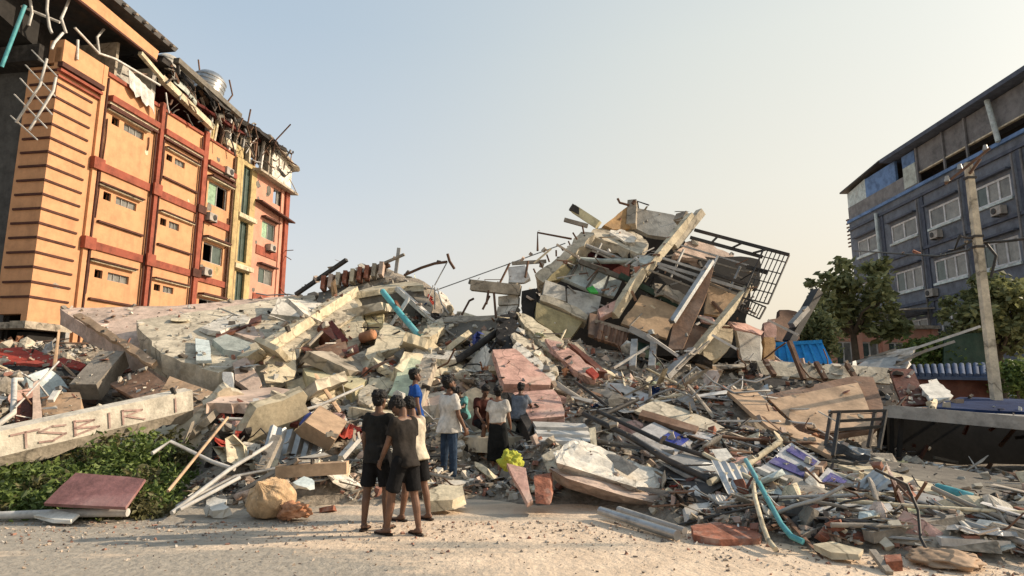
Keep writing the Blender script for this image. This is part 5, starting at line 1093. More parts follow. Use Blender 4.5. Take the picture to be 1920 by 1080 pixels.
ST('pole', 'long thin pale pole lying level across the right foreground', 'pole', [(1570, 938, 7.2), (1740, 951, 6.9), (1960, 964, 6.6)], .022, 'cream', 8)
ST('pole', 'grey pole lying level left of the long thin pale one', 'pole', [(1424, 934, 7.6), (1620, 928, 7.4)], .022, 'metal_grey', 8)
ST('timber', 'grey plank lying aslant at the lower right', 'plank', [(1628, 1006, 6.5), (1798, 973, 6.7)], .07, 'wood_grey', sq=True)
ST('timber', 'white timber along the bottom right road edge', 'plank', [(1760, 1014, 6.3), (1890, 1020, 6.2)], .05, 'metal_white', sq=True)
ST('timber', 'grey plank sloping down right past the pale green sheet', 'plank', [(1798, 975, 6.8), (1900, 1018, 6.4)], .05, 'wood_grey', sq=True)
ST('timber', 'grey short plank leaning left of the red bricks', 'plank', [(1500, 1006, 6.7), (1560, 980, 7)], .04, 'wood_grey', sq=True)
ST('timber', 'small pale slat lying on the sand at the bottom right', 'slat', [(1636, 1034, 6.05), (1668, 1076, 5.7)], .03, 'wood_grey', sq=True)
ST('galvanised_pipe', 'front silver pipe of the pair lying on the sand', 'pipe', [(1126, 958, 8.0), (1270, 1004, 6.9)], .055, 'galvanised', 12, lift=.06)
ST('galvanised_pipe', 'rear thinner silver pipe of the pair lying on the sand', 'pipe', [(1160, 955, 8.1), (1284, 996, 7.05)], .04, 'metal_grey', 12, lift=.05)
SL('brick_slab', 'reddish brick slab lying at the road edge right of the two silver pipes', 'slab', [(1294, 986, 7.2), (1340, 978, 7.4), (1424, 992, 7.1), (1424, 1010, 6.75), (1350, 1012, 6.7), (1296, 1002, 6.9)], .16, 'brick', .03, .12, (0, 0, -.16))
for q in ([(1564, 990, 6.85), (1606, 984, 6.95), (1612, 1002, 6.7), (1568, 1006, 6.65)], [(1596, 992, 6.8), (1628, 990, 6.8), (1630, 1006, 6.6), (1598, 1008, 6.55)], [(1656, 1040, 5.95), (1690, 1038, 6), (1694, 1052, 5.8), (1660, 1054, 5.8)]):
    SL('brick_chunk', 'red brick lump by the grey planks at the lower right', 'brick', q, .16, 'brick', .02, .1, (0, 0, -.16), group='red brick lumps at the lower right')
SL('stone_slab', 'flat cream plate on the sand below the red brick lumps', 'slab', [(1524, 1020, 6.35), (1560, 1014, 6.4), (1622, 1030, 6.15), (1610, 1040, 6.0), (1556, 1036, 6.1)], .05, 'cream', .02, .15, (0, 0, -.05))
tag(lump(at(1768, 1046, 6.05), .30, .28, .07, 11, .3).build('sand_pile', 'sand'), 'small heap of tan sand at the bottom right', 'sand pile')
# blue container
bt2 = thing('blue_skip', 'bright blue ribbed steel container behind the canopy', 'container', at(1500, 685, 18))
q = [at(1453, 646, 18), at(1541, 641, 17.6), at(1562, 683, 17.4), at(1455, 680, 17.9)]
mb = MB().prism(q, Vector((.25, 1.4, 0))); mb.build('body', 'blue_plastic', bt2)
_, nn = fit(q)
for k in range(6): t_ = .08 + k * .16; MB().bar(q[0].lerp(q[1], t_) + nn * .03, q[3].lerp(q[2], t_) + nn * .03, .07, .05, up=nn).build('rib', 'blue_plastic', bt2)
MB().bar(q[0] + nn * .03, q[1] + nn * .03, .1, .1).build('rim', 'blue_plastic', bt2)
for k, (a, b_, m_) in enumerate((((1600, 692, 18), (1838, 612, 16.5), 'metal_white'), ((1640, 690, 17.6), (1790, 640, 16.6), 'metal_grey'), ((1650, 700, 17.2), (1740, 655, 16.6), 'wood_grey'), ((1600, 680, 18), (1680, 655, 17.6), 'wood_grey'), ((1560, 688, 18), (1660, 668, 17.6), 'metal_grey'))):
    ST('long_lath', ['longest pale lath rising toward the concrete pole', 'grey lath just under the longest pale one', 'short brown lath leaning by the blue tiled roof', 'grey board lying before the salmon house', 'flat grey board right of the blue container'][k], 'lath', [a, b_], .045, m_, sq=True)
SL('roof_sheet', 'grey slatted roof sheet lying right of the blue container', 'roof sheet', [(1600, 690, 17.4), (1640, 664, 18), (1720, 648, 17.6), (1700, 690, 16.8), (1640, 700, 16.8)], .08, 'metal_grey', .06)
hut = thing('tiled_hut', 'small hut with a blue tiled roof and brick red wall beside the concrete pole', 'hut', at(1790, 760, 17))
q = [at(1712, 690, 17.5), at(1856, 686, 17.2), at(1858, 708, 16.6), at(1716, 706, 16.9)]
slab_mb(q, .08, 0).build('roof', 'tile_blue', hut)
for k in range(12): t_ = k / 11; MB().tube([q[0].lerp(q[1], t_) + Vector((0, 0, .05)), q[3].lerp(q[2], t_) + Vector((0, 0, .05))], .07, 6).build('roof_rib', 'tile_blue', hut)
slab_mb([at(1722, 708, 17), at(1856, 710, 17), at(1856, 760, 16.9), at(1722, 760, 16.9)], .1, 0).build('wall', 'wood_red', hut)
SL('green_hoarding', 'dark green sheet hoarding behind the blue tiled roof', 'hoarding', [(1770, 630, 20), (1866, 620, 20), (1866, 688, 19.8), (1770, 690, 19.8)], .06, 'green_dark', .01)
SL('roof_sheet', 'grey collapsed roof sheets left of the big tree trunk', 'roof sheet', [(1436, 606, 19), (1470, 580, 20), (1508, 590, 20), (1500, 640, 19), (1452, 640, 18.6)], .15, 'rust', .1)
SL('wall_fragment', 'salmon wall fragment behind the balcony railing foot', 'wall', [(1430, 604, 18.6), (1452, 600, 18.7), (1456, 634, 18.3), (1432, 632, 18.3)], .2, 'pink_tile', .05)
SL('wall_fragment', 'ochre brown panel left of the blue container', 'wall', [(1432, 632, 17.4), (1452, 632, 17.4), (1454, 678, 16.8), (1434, 676, 16.8)], .2, 'ochre_wall', .03)
ST('post', 'dark slanted post beside the tree trunk', 'post', [(1478, 642, 18), (1532, 546, 18.6)], .14, 'metal_dark', sq=True)
ST('post', 'pale slanted post next to the dark one', 'post', [(1484, 610, 18), (1512, 578, 18.3)], .1, 'metal_grey', sq=True)
# concrete utility pole
pol = thing('utility_pole', 'weathered concrete utility pole with crossarm before the blue grey building', 'utility pole', at(1868, 745, 13))
pb, ptp = at(1870, 760, 13), at(1815, 305, 13)
mb = MB(); vs = []
for k in range(9):
    t_ = k / 8; c = pb.lerp(ptp, t_); w2 = .09 * (1 - t_) + .07 * t_
    vs += [c + Vector((-w2, -w2 * .7, 0)), c + Vector((w2, -w2 * .7, 0)), c + Vector((w2, w2 * .7, 0)), c + Vector((-w2, w2 * .7, 0))]
mb.add(vs, [(4 * k + i, 4 * k + (i + 1) % 4, 4 * k + 4 + (i + 1) % 4, 4 * k + 4 + i) for k in range(8) for i in range(4)] + [(35, 34, 33, 32)])
mb.build('shaft', 'concrete_light', pol)
for v in (336, 450, 470): c = pb.lerp(ptp, (760 - v) / 455); MB().box(c, (.20, .15, .05)).build('band', 'metal_dark', pol)
MB().bar(at(1772, 345, 13.0), at(1856, 278, 12.6), .05).build('crossarm', 'rust', pol)
for p in ((1776, 340), (1800, 318), (1848, 282)): MB().tube([at(*p, 12.9), at(p[0] - 1, p[1] - 10, 12.9)], [.06, .035], 8).build('insulator', 'metal_grey', pol)
MB().bar(at(1818, 326, 12.95), at(1838, 298, 12.8), .05).build('brace', 'rust', pol)
for k, (a, m_, b_) in enumerate((((1845, 455, 13), (1890, 452, 12.5), (1980, 440, 12)), ((1818, 468, 13), (1760, 480, 15), (1600, 470, 26)), ((1848, 455, 13), (1868, 480, 12.8), (1858, 520, 12.9)), ((1822, 452, 13), (1790, 468, 13), (1800, 440, 13)))):
    tag(MB().tube([at(*a), at(*m_), at(*b_)], .03, 5).build('power_cable', 'metal_dark'), ['black cable running right off the concrete pole', 'black cable sagging left from the concrete pole', 'short cable loop on the right of the pole', 'short cable tangle on the left of the pole'][k], 'cable')
# ---------------------------------------------------------------- plants
def leaf_mat(name, c, c2, rough=.55):
    m = bpy.data.materials.new(name); m.use_nodes = True
    n, l = m.node_tree.nodes, m.node_tree.links
    b = n['Principled BSDF']; b.inputs['Roughness'].default_value = rough; b.inputs['Specular IOR Level'].default_value = .35
    g_ = n.new('ShaderNodeNewGeometry'); r = n.new('ShaderNodeValToRGB'); r.color_ramp.elements[0].color = (*c, 1); r.color_ramp.elements[1].color = (*c2, 1)
    l.new(g_.outputs['Random Per Island'], r.inputs['Fac']); l.new(r.outputs[0], b.inputs['Base Color'])
    tr = n.new('ShaderNodeBsdfTranslucent'); l.new(r.outputs[0], tr.inputs['Color']); mx = n.new('ShaderNodeMixShader'); mx.inputs['Fac'].default_value = .32
    l.new(b.outputs[0], mx.inputs[1]); l.new(tr.outputs[0], mx.inputs[2]); l.new(mx.outputs[0], n['Material Output'].inputs['Surface'])
    MATS[name] = m
leaf_mat('leaf_dark', (.075, .09, .035), (.33, .34, .15)); leaf_mat('leaf_mid', (.045, .075, .016), (.21, .28, .075)); leaf_mat('leaf_olive', (.06, .06, .022), (.20, .185, .08))
mat('bark', (.11, .085, .06), var=.3, bump=.6)
def leaf(mb, p, sz, r, up=.3):
    d = Vector((r.gauss(0, 1), r.gauss(0, 1), r.gauss(0, .7))).normalized(); s = d.cross(Vector((r.gauss(0, 1), r.gauss(0, 1), r.gauss(up, 1)))).normalized()
    o = len(mb.v); nn = d.cross(s) * sz * .12
    mb.v += [p - d * sz * .5, p + s * sz * .28 + nn, p + d * sz * .5, p - s * sz * .28 + nn]
    mb.f.append((o, o + 1, o + 2, o + 3)); mb.sm.append(False)
def tree(label, base, crown, rx, ry, rz, nclump, nleaf, sz, m, seed, cl=.45, limbs=7, trunk=.16):
    r = random.Random(seed); t = thing('tree', label, 'tree', base)
    base, crown = Vector(base), Vector(crown)
    mb = MB(); fork = base.lerp(crown, .55)
    mb.tube([base, base.lerp(fork, .5) + Vector((.1, 0, 0)), fork], [trunk, trunk * .8, trunk * .65], 9)
    fol = MB()
    cs = []
    while len(cs) < nclump:
        d = Vector((r.uniform(-1, 1), r.uniform(-1, 1), r.uniform(-1, 1)))
        if d.length > 1: continue
        k = .8 + .45 * noise.noise(d * 1.9 + Vector((seed, 0, 0)))
        if d.length < .35 and r.random() < .6: continue
        cs.append(crown + Vector((d.x * rx, d.y * ry, d.z * rz)) * k)
    for c in cs:
        q = r.uniform(.6, 1.25) * cl
        for _ in range(int(nleaf * q / cl)):
            v = Vector((r.gauss(0, .5), r.gauss(0, .5), r.gauss(0, .38))) * q
            leaf(fol, c + v, sz * r.uniform(.6, 1.4), r)
    for k in range(limbs): c = cs[(k * 7) % len(cs)]; mb.tube([fork, fork.lerp(c, .5) + Vector((r.uniform(-.2, .2), 0, .15)), c], [trunk * .5, trunk * .3, trunk * .12], 6)
    mb.build('trunk', 'bark', t); fol.build('crown', m, t, fix=False)
    return t
tree('dark leafy tree in front of the blue grey building, left of the concrete pole', at(1600, 720, 22.5), at(1600, 552, 22.5), 2.0, 1.5, 1.95, 60, 58, .3, 'leaf_dark', 3, cl=.36, limbs=16)
tree('dense dark tree behind the concrete pole at the right edge', at(1880, 760, 20.5), at(1868, 590, 20.5), 1.8, 1.4, 1.5, 80, 66, .24, 'leaf_dark', 8, cl=.36, limbs=14)
tree('low green shrub at the foot of the tree at the right edge', at(1900, 770, 16.5), at(1915, 705, 16.5), .62, .6, .75, 30, 60, .13, 'leaf_mid', 12, cl=.25, limbs=4, trunk=.05)
tree('olive low bush under the tree, in front of the blue grey wall', at(1720, 720, 20.5), at(1745, 665, 20.5), 1.2, .6, .55, 30, 60, .18, 'leaf_mid', 14, cl=.3, limbs=3, trunk=.06)
tree('dark shrub between the salmon house and the slanted posts', at(1530, 700, 20.5), at(1535, 625, 20.5), .8, .6, .85, 36, 60, .2, 'leaf_dark', 19, cl=.35, limbs=3, trunk=.07)
shr = thing('shrub', 'spreading green shrub at the left under the fallen lettered beam', 'shrub', (-6.3, 9.2, 0))
r = random.Random(5); fol, fol2 = MB(), MB()
def bush_h(x, y):
    if y < 8.0 or y > 11: return 0
    edge = -4.35 - (y - 8.0) * .32 + .25 * noise.noise(Vector((y * 2, 3, 0)))
    fx = min(1, max(0, (edge - x) / .5)); fy = min(1, (y - 8.0) / 2.2)
    return fx ** .5 * (.12 + .95 * fy ** .8 * (.72 + .28 * min(1, max(0, (x + 8.2) / 2)))) * (.85 + .35 * noise.noise(Vector((x * 1.6, y * 1.6, 0))) + .2 * noise.noise(Vector((x * 4, y * 4, 2))))
cl = 0
while cl < 2600:
    x, y = r.uniform(-10.2, -4.2), r.uniform(8.0, 11)
    h = bush_h(x, y)
    if h < .05: continue
    cl += 1
    zc = h * r.uniform(.35, 1.02) - .03
    tgt = fol if noise.noise(Vector((x * 1.3, y * 1.3, 7))) < .12 else fol2
    for _ in range(9): leaf(tgt, Vector((x + r.gauss(0, .06), y + r.gauss(0, .06), max(.02, zc + r.gauss(0, .04)))), r.uniform(.06, .13), r, .9)
    if cl % 60 == 0: MB().tube([(x, y, 0), (x + r.uniform(-.1, .1), y, h * .9)], .01, 4).build('stem', 'bark', shr)
fol.build('foliage', 'leaf_mid', shr, fix=False); fol2.build('foliage', 'leaf_olive', shr, fix=False)

# ---------------------------------------------------------------- loose rubble
r = random.Random(21)
def proto_hull(nm, dims, npts, jit=.5):
    bm = bmesh.new()
    for _ in range(npts):
        p = [r.uniform(-1, 1) for _ in range(3)]; k = max(abs(c) for c in p); p = [c / k * r.uniform(1 - jit, 1) for c in p]
        bm.verts.new([p[i] * dims[i] / 2 for i in range(3)])
    bmesh.ops.convex_hull(bm, input=bm.verts); bmesh.ops.delete(bm, geom=[v for v in bm.verts if not v.link_faces], context='VERTS')
    me = bpy.data.meshes.new(nm); bm.to_mesh(me); bm.free(); return me
def proto_mb(nm, mb):
    me = bpy.data.meshes.new(nm); me.from_pydata([tuple(p) for p in mb.v], [], mb.f); me.polygons.foreach_set('use_smooth', mb.sm); return me
def proto_plate():
    n_ = r.randint(4, 6); pts = []
    for k in range(n_):
        a = 6.283 * (k + r.uniform(-.22, .22)) / n_; pts.append(Vector((.52 * math.cos(a), .36 * math.sin(a) * r.uniform(.75, 1.15), .06)))
    out = []
    for i in range(n_):
        a, b_ = pts[i], pts[(i + 1) % n_]
        for j in range(6): q = a.lerp(b_, j / 6); out.append(q + Vector((r.uniform(-.012, .012), r.uniform(-.012, .012), 0)))
    th_ = r.uniform(.09, .16); lo = [q + Vector((r.uniform(-.025, .025), r.uniform(-.025, .025), -th_)) for q in out]
    me = bpy.data.meshes.new('plate'); mb = MB().prism(out, None, lo); me.from_pydata([tuple(q) for q in mb.v], [], mb.f); return me
def brick_mb():
    mb = MB().box((0, 0, 0), (.23, .11, .075)); mb.v = [p + Vector((r.uniform(-.02, .02), r.uniform(-.012, .012), r.uniform(-.008, .008))) for p in mb.v]; return mb
def rod_mb(rad, bend):
    pts = [Vector((-.5 + k / 5, bend * math.sin(k * 1.1) * r.uniform(.3, 1), bend * r.uniform(-.5, 1))) for k in range(6)]; return MB().tube(pts, rad, 6)
def crumple_mb(sx, sy, amp, n=9):
    mb = MB(); se = r.uniform(0, 99)
    mb.v = [Vector(((i / n - .5) * sx + amp * .6 * noise.noise(Vector((i * .5, j * .5, se + 9))), (j / n - .5) * sy + amp * .6 * noise.noise(Vector((i * .5, j * .5, se + 20))), amp * noise.noise(Vector((i * .42, j * .42, se))) + amp * .5 * noise.noise(Vector((i, j, se))))) for j in range(n + 1) for i in range(n + 1)]
    mb.f = [(j * (n + 1) + i, j * (n + 1) + i + 1, (j + 1) * (n + 1) + i + 1, (j + 1) * (n + 1) + i) for j in range(n) for i in range(n)]; mb.sm = [False] * len(mb.f)
    b_ = len(mb.v); mb.v += [p - Vector((0, 0, .006)) for p in mb.v]; mb.f += [tuple(b_ + q for q in reversed(f)) for f in mb.f]; mb.sm += mb.sm
    return mb
def corr_mb():
    mb = MB(); n = 24
    for i in range(n + 1):
        for y in (-.35, .35): mb.v.append(Vector((i / n - .5, y + r.uniform(-.02, .02), .018 * math.sin(i * 1.57) + .03 * math.sin(i * .2))))
    mb.f = [(2 * i, 2 * i + 2, 2 * i + 3, 2 * i + 1) for i in range(n)]; mb.sm = [False] * n
    b_ = len(mb.v); mb.v += [p - Vector((0, 0, .006)) for p in mb.v]; mb.f += [tuple(b_ + q for q in reversed(f)) for f in mb.f]; mb.sm += mb.sm
    return mb
KINDS = [  # name, label, category, group, count, size range, materials, protos
    ('concrete_chunk', 'rough lump of broken concrete lying in the rubble heap', 'concrete', 'broken concrete lumps in the heap', 300, (.12, .5), ['concrete', 'concrete_light', 'concrete', 'cream', 'white_plaster', 'pink_dusty', 'concrete_dark'], [proto_hull('chunk', (1, .8, .6), 22, .35) for _ in range(12)]),
    ('wall_shard', 'flat broken piece of wall or plaster lying in the rubble heap', 'wall piece', 'flat wall pieces in the heap', 290, (.2, .85), ['white_plaster', 'cream', 'concrete_light', 'pink_dusty', 'concrete', 'cream', 'pale_blue', 'grey_wall', 'pink_tile'], [proto_hull('shard', (1, .75, .13), 20, .22) for _ in range(12)]),
    ('broken_slab', 'large pale broken slab lying tilted in the rubble heap', 'slab', 'large broken slabs in the heap', 42, (.8, 1.9), ['concrete_light', 'cream', 'concrete', 'white_plaster', 'pink_dusty', 'concrete_light', 'cream'], [proto_plate() for _ in range(12)]),
    ('long_batten', 'long thin batten or pipe lying down the right side of the heap', 'batten', 'long battens on the right of the heap', 85, (1.2, 2.6), ['wood_grey', 'metal_white', 'metal_grey', 'cream', 'metal_dark', 'metal_dark', 'wood_brown', 'rust'], [proto_hull('batten', (1, .035, .025), 16, .05) for _ in range(4)] + [proto_mb('batten', rod_mb(.014, b_)) for b_ in (.01, .02, .03)]),
    ('long_sheet', 'long narrow panel or sheet lying down the right side of the heap', 'panel', 'long narrow sheets on the right of the heap', 46, (.9, 1.9), ['metal_grey', 'paper', 'metal_white', 'wood_grey', 'metal_dark', 'pale_blue', 'sign_white', 'concrete'], [proto_hull('sheet', (1, .3, .022), 20, .06) for _ in range(6)]),
    ('loose_brick', 'loose red brick lying in the rubble heap', 'brick', 'loose bricks in the heap', 280, (.8, 1.25), ['brick', 'brick', 'pink_dusty'], [proto_mb('brick', brick_mb()) for _ in range(6)]),
    ('wood_plank', 'splintered plank or lath lying in the rubble heap', 'plank', 'splintered planks in the heap', 240, (.4, 1.5), ['wood_grey', 'wood_tan', 'wood_brown', 'wood_red', 'wood_grey', 'cream', 'metal_white'], [proto_hull('plank', (1, .11, .035), 16, .06) for _ in range(6)] + [proto_hull('plank', (1, .05, .04), 16, .06) for _ in range(4)]),
    ('steel_rod', 'bent thin steel rod sticking out of the rubble heap', 'steel rod', 'bent steel rods in the heap', 150, (.5, 1.7), ['rust', 'metal_grey', 'metal_dark', 'metal_white', 'rust'], [proto_mb('rod', rod_mb(.013, b_)) for b_ in (.03, .08, .15, .2, .05, .12)]),
    ('metal_sheet_scrap', 'crumpled scrap of roofing sheet lying in the rubble heap', 'metal sheet', 'roofing scraps in the heap', 110, (.35, 1.0), ['metal_grey', 'metal_white', 'galvanised', 'rust', 'metal_dark'], [proto_mb('corr', corr_mb()) for _ in range(3)] + [proto_mb('crump', crumple_mb(1, .6, .12)) for _ in range(4)]),
    ('cloth_scrap', 'crumpled scrap of cloth lying in the rubble heap', 'cloth', 'cloth scraps in the heap', 70, (.2, .6), ['cloth_white', 'cloth_dark', 'cloth_blue', 'cloth_orange', 'red_paint', 'cloth_dark', 'sage'], [proto_mb('cloth', crumple_mb(1, .8, .45)) for _ in range(5)]),
    ('paper_scrap', 'pale scrap of paper or plastic lying in the rubble heap', 'scrap', 'pale paper and plastic scraps in the heap', 150, (.1, .34), ['paper', 'paper', 'pale_blue', 'cloth_white', 'pale_green_sheet', 'blue_tarp'], [proto_mb('paper', crumple_mb(1, .7, .3, 6)) for _ in range(5)]),
]
PEOPLE_XY = [(-1.5, 7), (-1.2, 7.5), (-1.8, 11.5), (-1.0, 10.2), (-.25, 10.8)]
CLEAN = ('sign_panel', 'long_board', 'big_panel', 'board', 'wooden_crate', 'maroon_board', 'plastic_', 'floor_plinth', 'blue_tarp', 'roof', 'burlap', 'yellow', 'face', 'soffit', 'mattress', 'pink_wall', 'wall_lump', 'metal_sheet', 'stone_slab', 'galvan', 'wall_block', 'wall_fragment', 'pole', 'red_panel', 'torn_sheet', 'lower_face', 'corrugated', 'casing', 'pane', 'rail', 'body', 'rib')
bpy.context.view_layer.update()
DG = bpy.context.evaluated_depsgraph_get()
def topz(x, y, keep=.10, zmax=9):
    ok, loc_, nr, _, ob, _ = scene.ray_cast(DG, Vector((x, y, zmax)), Vector((0, 0, -1)))
    if not ok: return 0.0
    nm_ = ob.name
    if nm_.startswith(('crown', 'foliage', 'stems', 'trunk')): return None
    if nr.z < .3 and not nm_.startswith('rubble_mound'): return None
    if nm_.startswith('rubble_mound'): return loc_.z
    if x > .3 and y > 15.4 and loc_.z > 2.6: keep *= .35
    if nm_.startswith(('floor_slab', 'broken_wall', 'broken_plate', 'broken_slab')): keep *= .45
    if r.random() > (keep * .12 if nm_.startswith(CLEAN) else keep): return None
    return loc_.z
def free_spot(near=1.0, kind=''):
    while True:
        y = 6.0 * (21 / 6.0) ** (r.random() ** near)
        x = r.uniform(-.9, .9) * y
        h = hgt(x, y)
        if h < .04 and not (r.random() < .04): continue
        if x < -4.6 and 7.7 < y < 10.9: continue
        if 5.5 < x and 8.6 < y < 14 and x > 5.8 + (y - 8) * .2 and r.random() < .8: continue
        if any((x - a) ** 2 + (y - b_) ** 2 < .3 for a, b_ in PEOPLE_XY): continue
        if h < .03 and y < 5.5: continue
        if x < 4 and h < .04 and y < 7.7: continue
        if kind == 'broken_slab' and (y < 10.8 or x > .2 or x < -7.2 or y > 18 or any(abs(x - a) < .8 and y < b_ + .6 for a, b_ in PEOPLE_XY)): continue
        if kind.startswith('long_') and (x < 1.3 or y > 13.5): continue
        if kind.startswith('long_') and x > 6.5 and y > 8.8: continue
        if x > 1.2 and kind in ('concrete_chunk', 'wall_shard') and r.random() < .6: continue
        tz = topz(x, y)
        if tz is None: continue
        return x, y, (h if tz < h + .35 else tz)
def slope_q(x, y):
    e = .15; n_ = Vector((hgt(x - e, y) - hgt(x + e, y), hgt(x, y - e) - hgt(x, y + e), 2 * e)).normalized()
    return Vector((0, 0, 1)).rotation_difference(n_)
for nm, lab, cat, grp, cnt, (s0, s1), ms, protos in KINDS:
    ob0 = []
    for pme in protos:
        for m_ in sorted(set(ms), key=ms.index):
            c = pme.copy(); c.name = nm; c.materials.append(MATS[m_]); ob0.append((m_, c))
    for k in range(cnt):
        x, y, h = free_spot(.95, nm)
        m_ = r.choice(ms)
        me = r.choice([c for q, c in ob0 if q == m_])
        o = bpy.data.objects.new(nm, me)
        sc = s0 + (s1 - s0) * r.random() ** 2.2
        if nm not in ('loose_brick',): sc *= (.42 + .06 * min(y, 14)) if not nm.startswith('long_') else .85
        if nm in ('wood_plank', 'steel_rod'):
            tilt = Euler((r.gauss(0, .3), r.gauss(-.15, .45), r.uniform(0, 6.28)))
        elif nm.startswith('long_'): tilt = Euler((r.gauss(0, .12), r.gauss(0, .07), r.gauss(-.75, .45)))
        elif nm in ('wall_shard', 'metal_sheet_scrap', 'broken_slab'): tilt = Euler((r.gauss(.15, .4), r.gauss(0, .4), r.uniform(0, 6.28)))
        else: tilt = Euler((r.gauss(0, .6), r.gauss(0, .6), r.uniform(0, 6.28)))
        o.rotation_euler = (slope_q(x, y) @ tilt.to_quaternion()).to_euler()
        o.scale = (sc, sc * r.uniform(.8, 1.2), sc * r.uniform(.8, 1.2))
        lift = {'concrete_chunk': .12, 'wall_shard': .06, 'wood_plank': .08, 'steel_rod': .1, 'loose_brick': .02, 'metal_sheet_scrap': .06, 'long_batten': .03, 'long_sheet': .04}.get(nm, .05)
        o.location = (x, y, h + lift * sc + .02)
        tag(o, lab, cat, grp); col.objects.link(o)

# fine debris: what nobody could count
def fragments(name, n, place, size, palette, seed, rough=.9, thin=False):
    rs = np.random.RandomState(seed)
    P = np.zeros((n, 3)); Sz = np.zeros(n)
    for i in range(n):
        x, y, z, s = place(rs); P[i] = (x, y, z); Sz[i] = s
    cube = np.array([(-1, -1, -1), (1, -1, -1), (1, 1, -1), (-1, 1, -1), (-1, -1, 1), (1, -1, 1), (1, 1, 1), (-1, 1, 1)], float) * .5
    V = cube[None] * (1 + rs.uniform(-.45, .15, (n, 8, 3)))
    asp = np.stack([np.ones(n), rs.uniform(.3, 1, n), rs.uniform(.12, .75, n)], 1)
    if thin: asp = np.stack([np.ones(n), rs.uniform(.03, .14, n), rs.uniform(.02, .06, n)], 1)
    V = V * asp[:, None, :] * Sz[:, None, None]
    ax = rs.normal(size=(n, 3)); ax /= np.linalg.norm(ax, axis=1)[:, None]; an = rs.uniform(0, 6.28, n)
    if thin: ax = np.array([0, 0, 1.0])[None] + rs.normal(size=(n, 3)) * .16; ax /= np.linalg.norm(ax, axis=1)[:, None]
    K = np.zeros((n, 3, 3)); K[:, 0, 1] = -ax[:, 2]; K[:, 0, 2] = ax[:, 1]; K[:, 1, 0] = ax[:, 2]; K[:, 1, 2] = -ax[:, 0]; K[:, 2, 0] = -ax[:, 1]; K[:, 2, 1] = ax[:, 0]
    Rm = np.eye(3)[None] + np.sin(an)[:, None, None] * K + (1 - np.cos(an))[:, None, None] * (K @ K)
    V = np.einsum('nij,nkj->nki', Rm, V) + P[:, None, :]
    F = np.array([(3, 2, 1, 0), (4, 5, 6, 7), (0, 1, 5, 4), (1, 2, 6, 5), (2, 3, 7, 6), (3, 0, 4, 7)])
    FA = (F[None] + 8 * np.arange(n)[:, None, None]).reshape(-1, 4)
    me = bpy.data.meshes.new(name)
    me.from_pydata(V.reshape(-1, 3).tolist(), [], FA.tolist())
    pal = np.array(palette); c = pal[rs.randint(0, len(pal), n)] * rs.uniform(.75, 1.2, (n, 1))
    at_ = me.attributes.new('tint', 'FLOAT_COLOR', 'FACE')
    at_.data.foreach_set('color', np.repeat(np.concatenate([c, np.ones((n, 1))], 1), 6, 0).astype(np.float32).ravel())
    m = bpy.data.materials.new(name); m.use_nodes = True
    nn_, ll = m.node_tree.nodes, m.node_tree.links
    a = nn_.new('ShaderNodeAttribute'); a.attribute_name = 'tint'; b = nn_['Principled BSDF']; b.inputs['Roughness'].default_value = rough; b.inputs['Specular IOR Level'].default_value = .2
    t = nn_.new('ShaderNodeTexNoise'); t.inputs['Scale'].default_value = 14; t.inputs['Detail'].default_value = 5
    tcn = nn_.new('ShaderNodeTexCoord'); ll.new(tcn.outputs['Object'], t.inputs['Vector'])
    mr_ = nn_.new('ShaderNodeMapRange'); mr_.inputs['To Min'].default_value = .6; mr_.inputs['To Max'].default_value = 1.4; ll.new(t.outputs['Fac'], mr_.inputs['Value'])
    v_ = nn_.new('ShaderNodeVectorMath'); v_.operation = 'SCALE'; ll.new(a.outputs['Color'], v_.inputs[0]); ll.new(mr_.outputs[0], v_.inputs['Scale']); ll.new(v_.outputs[0], b.inputs['Base Color'])
    me.materials.append(m)
    o = bpy.data.objects.new(name, me); col.objects.link(o)
    return tag(o, None, kind='stuff')
PAL = [(.34, .30, .25), (.42, .38, .31), (.28, .25, .21), (.55, .51, .44), (.60, .55, .44), (.30, .15, .11), (.36, .25, .2), (.26, .2, .15), (.46, .41, .33), (.5, .44, .36), (.16, .14, .12), (.40, .32, .26), (.5, .5, .47), (.05, .045, .04), (.08, .07, .06), (.25, .24, .22), (.48, .36, .27)]
def pl_a(rs):
    while True:
        y = 6.0 * (20 / 6.0) ** rs.rand(); x = rs.uniform(-.9, .9) * y; h = hgt(x, y)
        if h < .03 or (x < -4.8 and 8.0 < y < 10.6): continue
        h = topz(x, y, .22)
        if h is None: continue
        return x, y, h + rs.uniform(-.02, .05), (.03 + .13 * rs.rand() ** 3) * (.6 + .05 * y)
fragments('rubble_debris', 18000, pl_a, 0, PAL, 3)
def pl_long(rs):
    x, y, z, s = pl_a(rs); return x, y, z + .04, .15 + .5 * rs.rand() ** 1.6
fragments('splinter_debris', 3200, pl_long, 0, [(.5, .46, .4), (.33, .27, .2), (.2, .12, .08), (.08, .07, .065), (.6, .58, .53), (.3, .3, .29), (.06, .05, .045)], 11, thin=True)
def pl_b(rs):
    while True:
        u = rs.uniform(-20, 1940); k = abs(rs.normal(0, .33)); y = 7.9 - k * 2.2; x = (u - 960) / FPX * y
        if u > 1100: y -= min(1.7, (u - 1100) / 400); x = (u - 960) / FPX * y
        if y < 4.2: continue
        return x, y, .005, .006 + .042 * rs.rand() ** 4
fragments('gravel', 3600, pl_b, 0, [(.42, .32, .24), (.3, .25, .2), (.5, .42, .34), (.34, .19, .14), (.2, .17, .15), (.55, .5, .44)], 7)
def pl_c(rs):
    y = 4.3 + 3.6 * rs.rand(); return rs.uniform(-.9, .9) * y, y, .0, .006 + .03 * rs.rand() ** 3
fragments('gravel', 1500, pl_c, 0, [(.30, .23, .17), (.22, .18, .15), (.42, .34, .27)], 9)
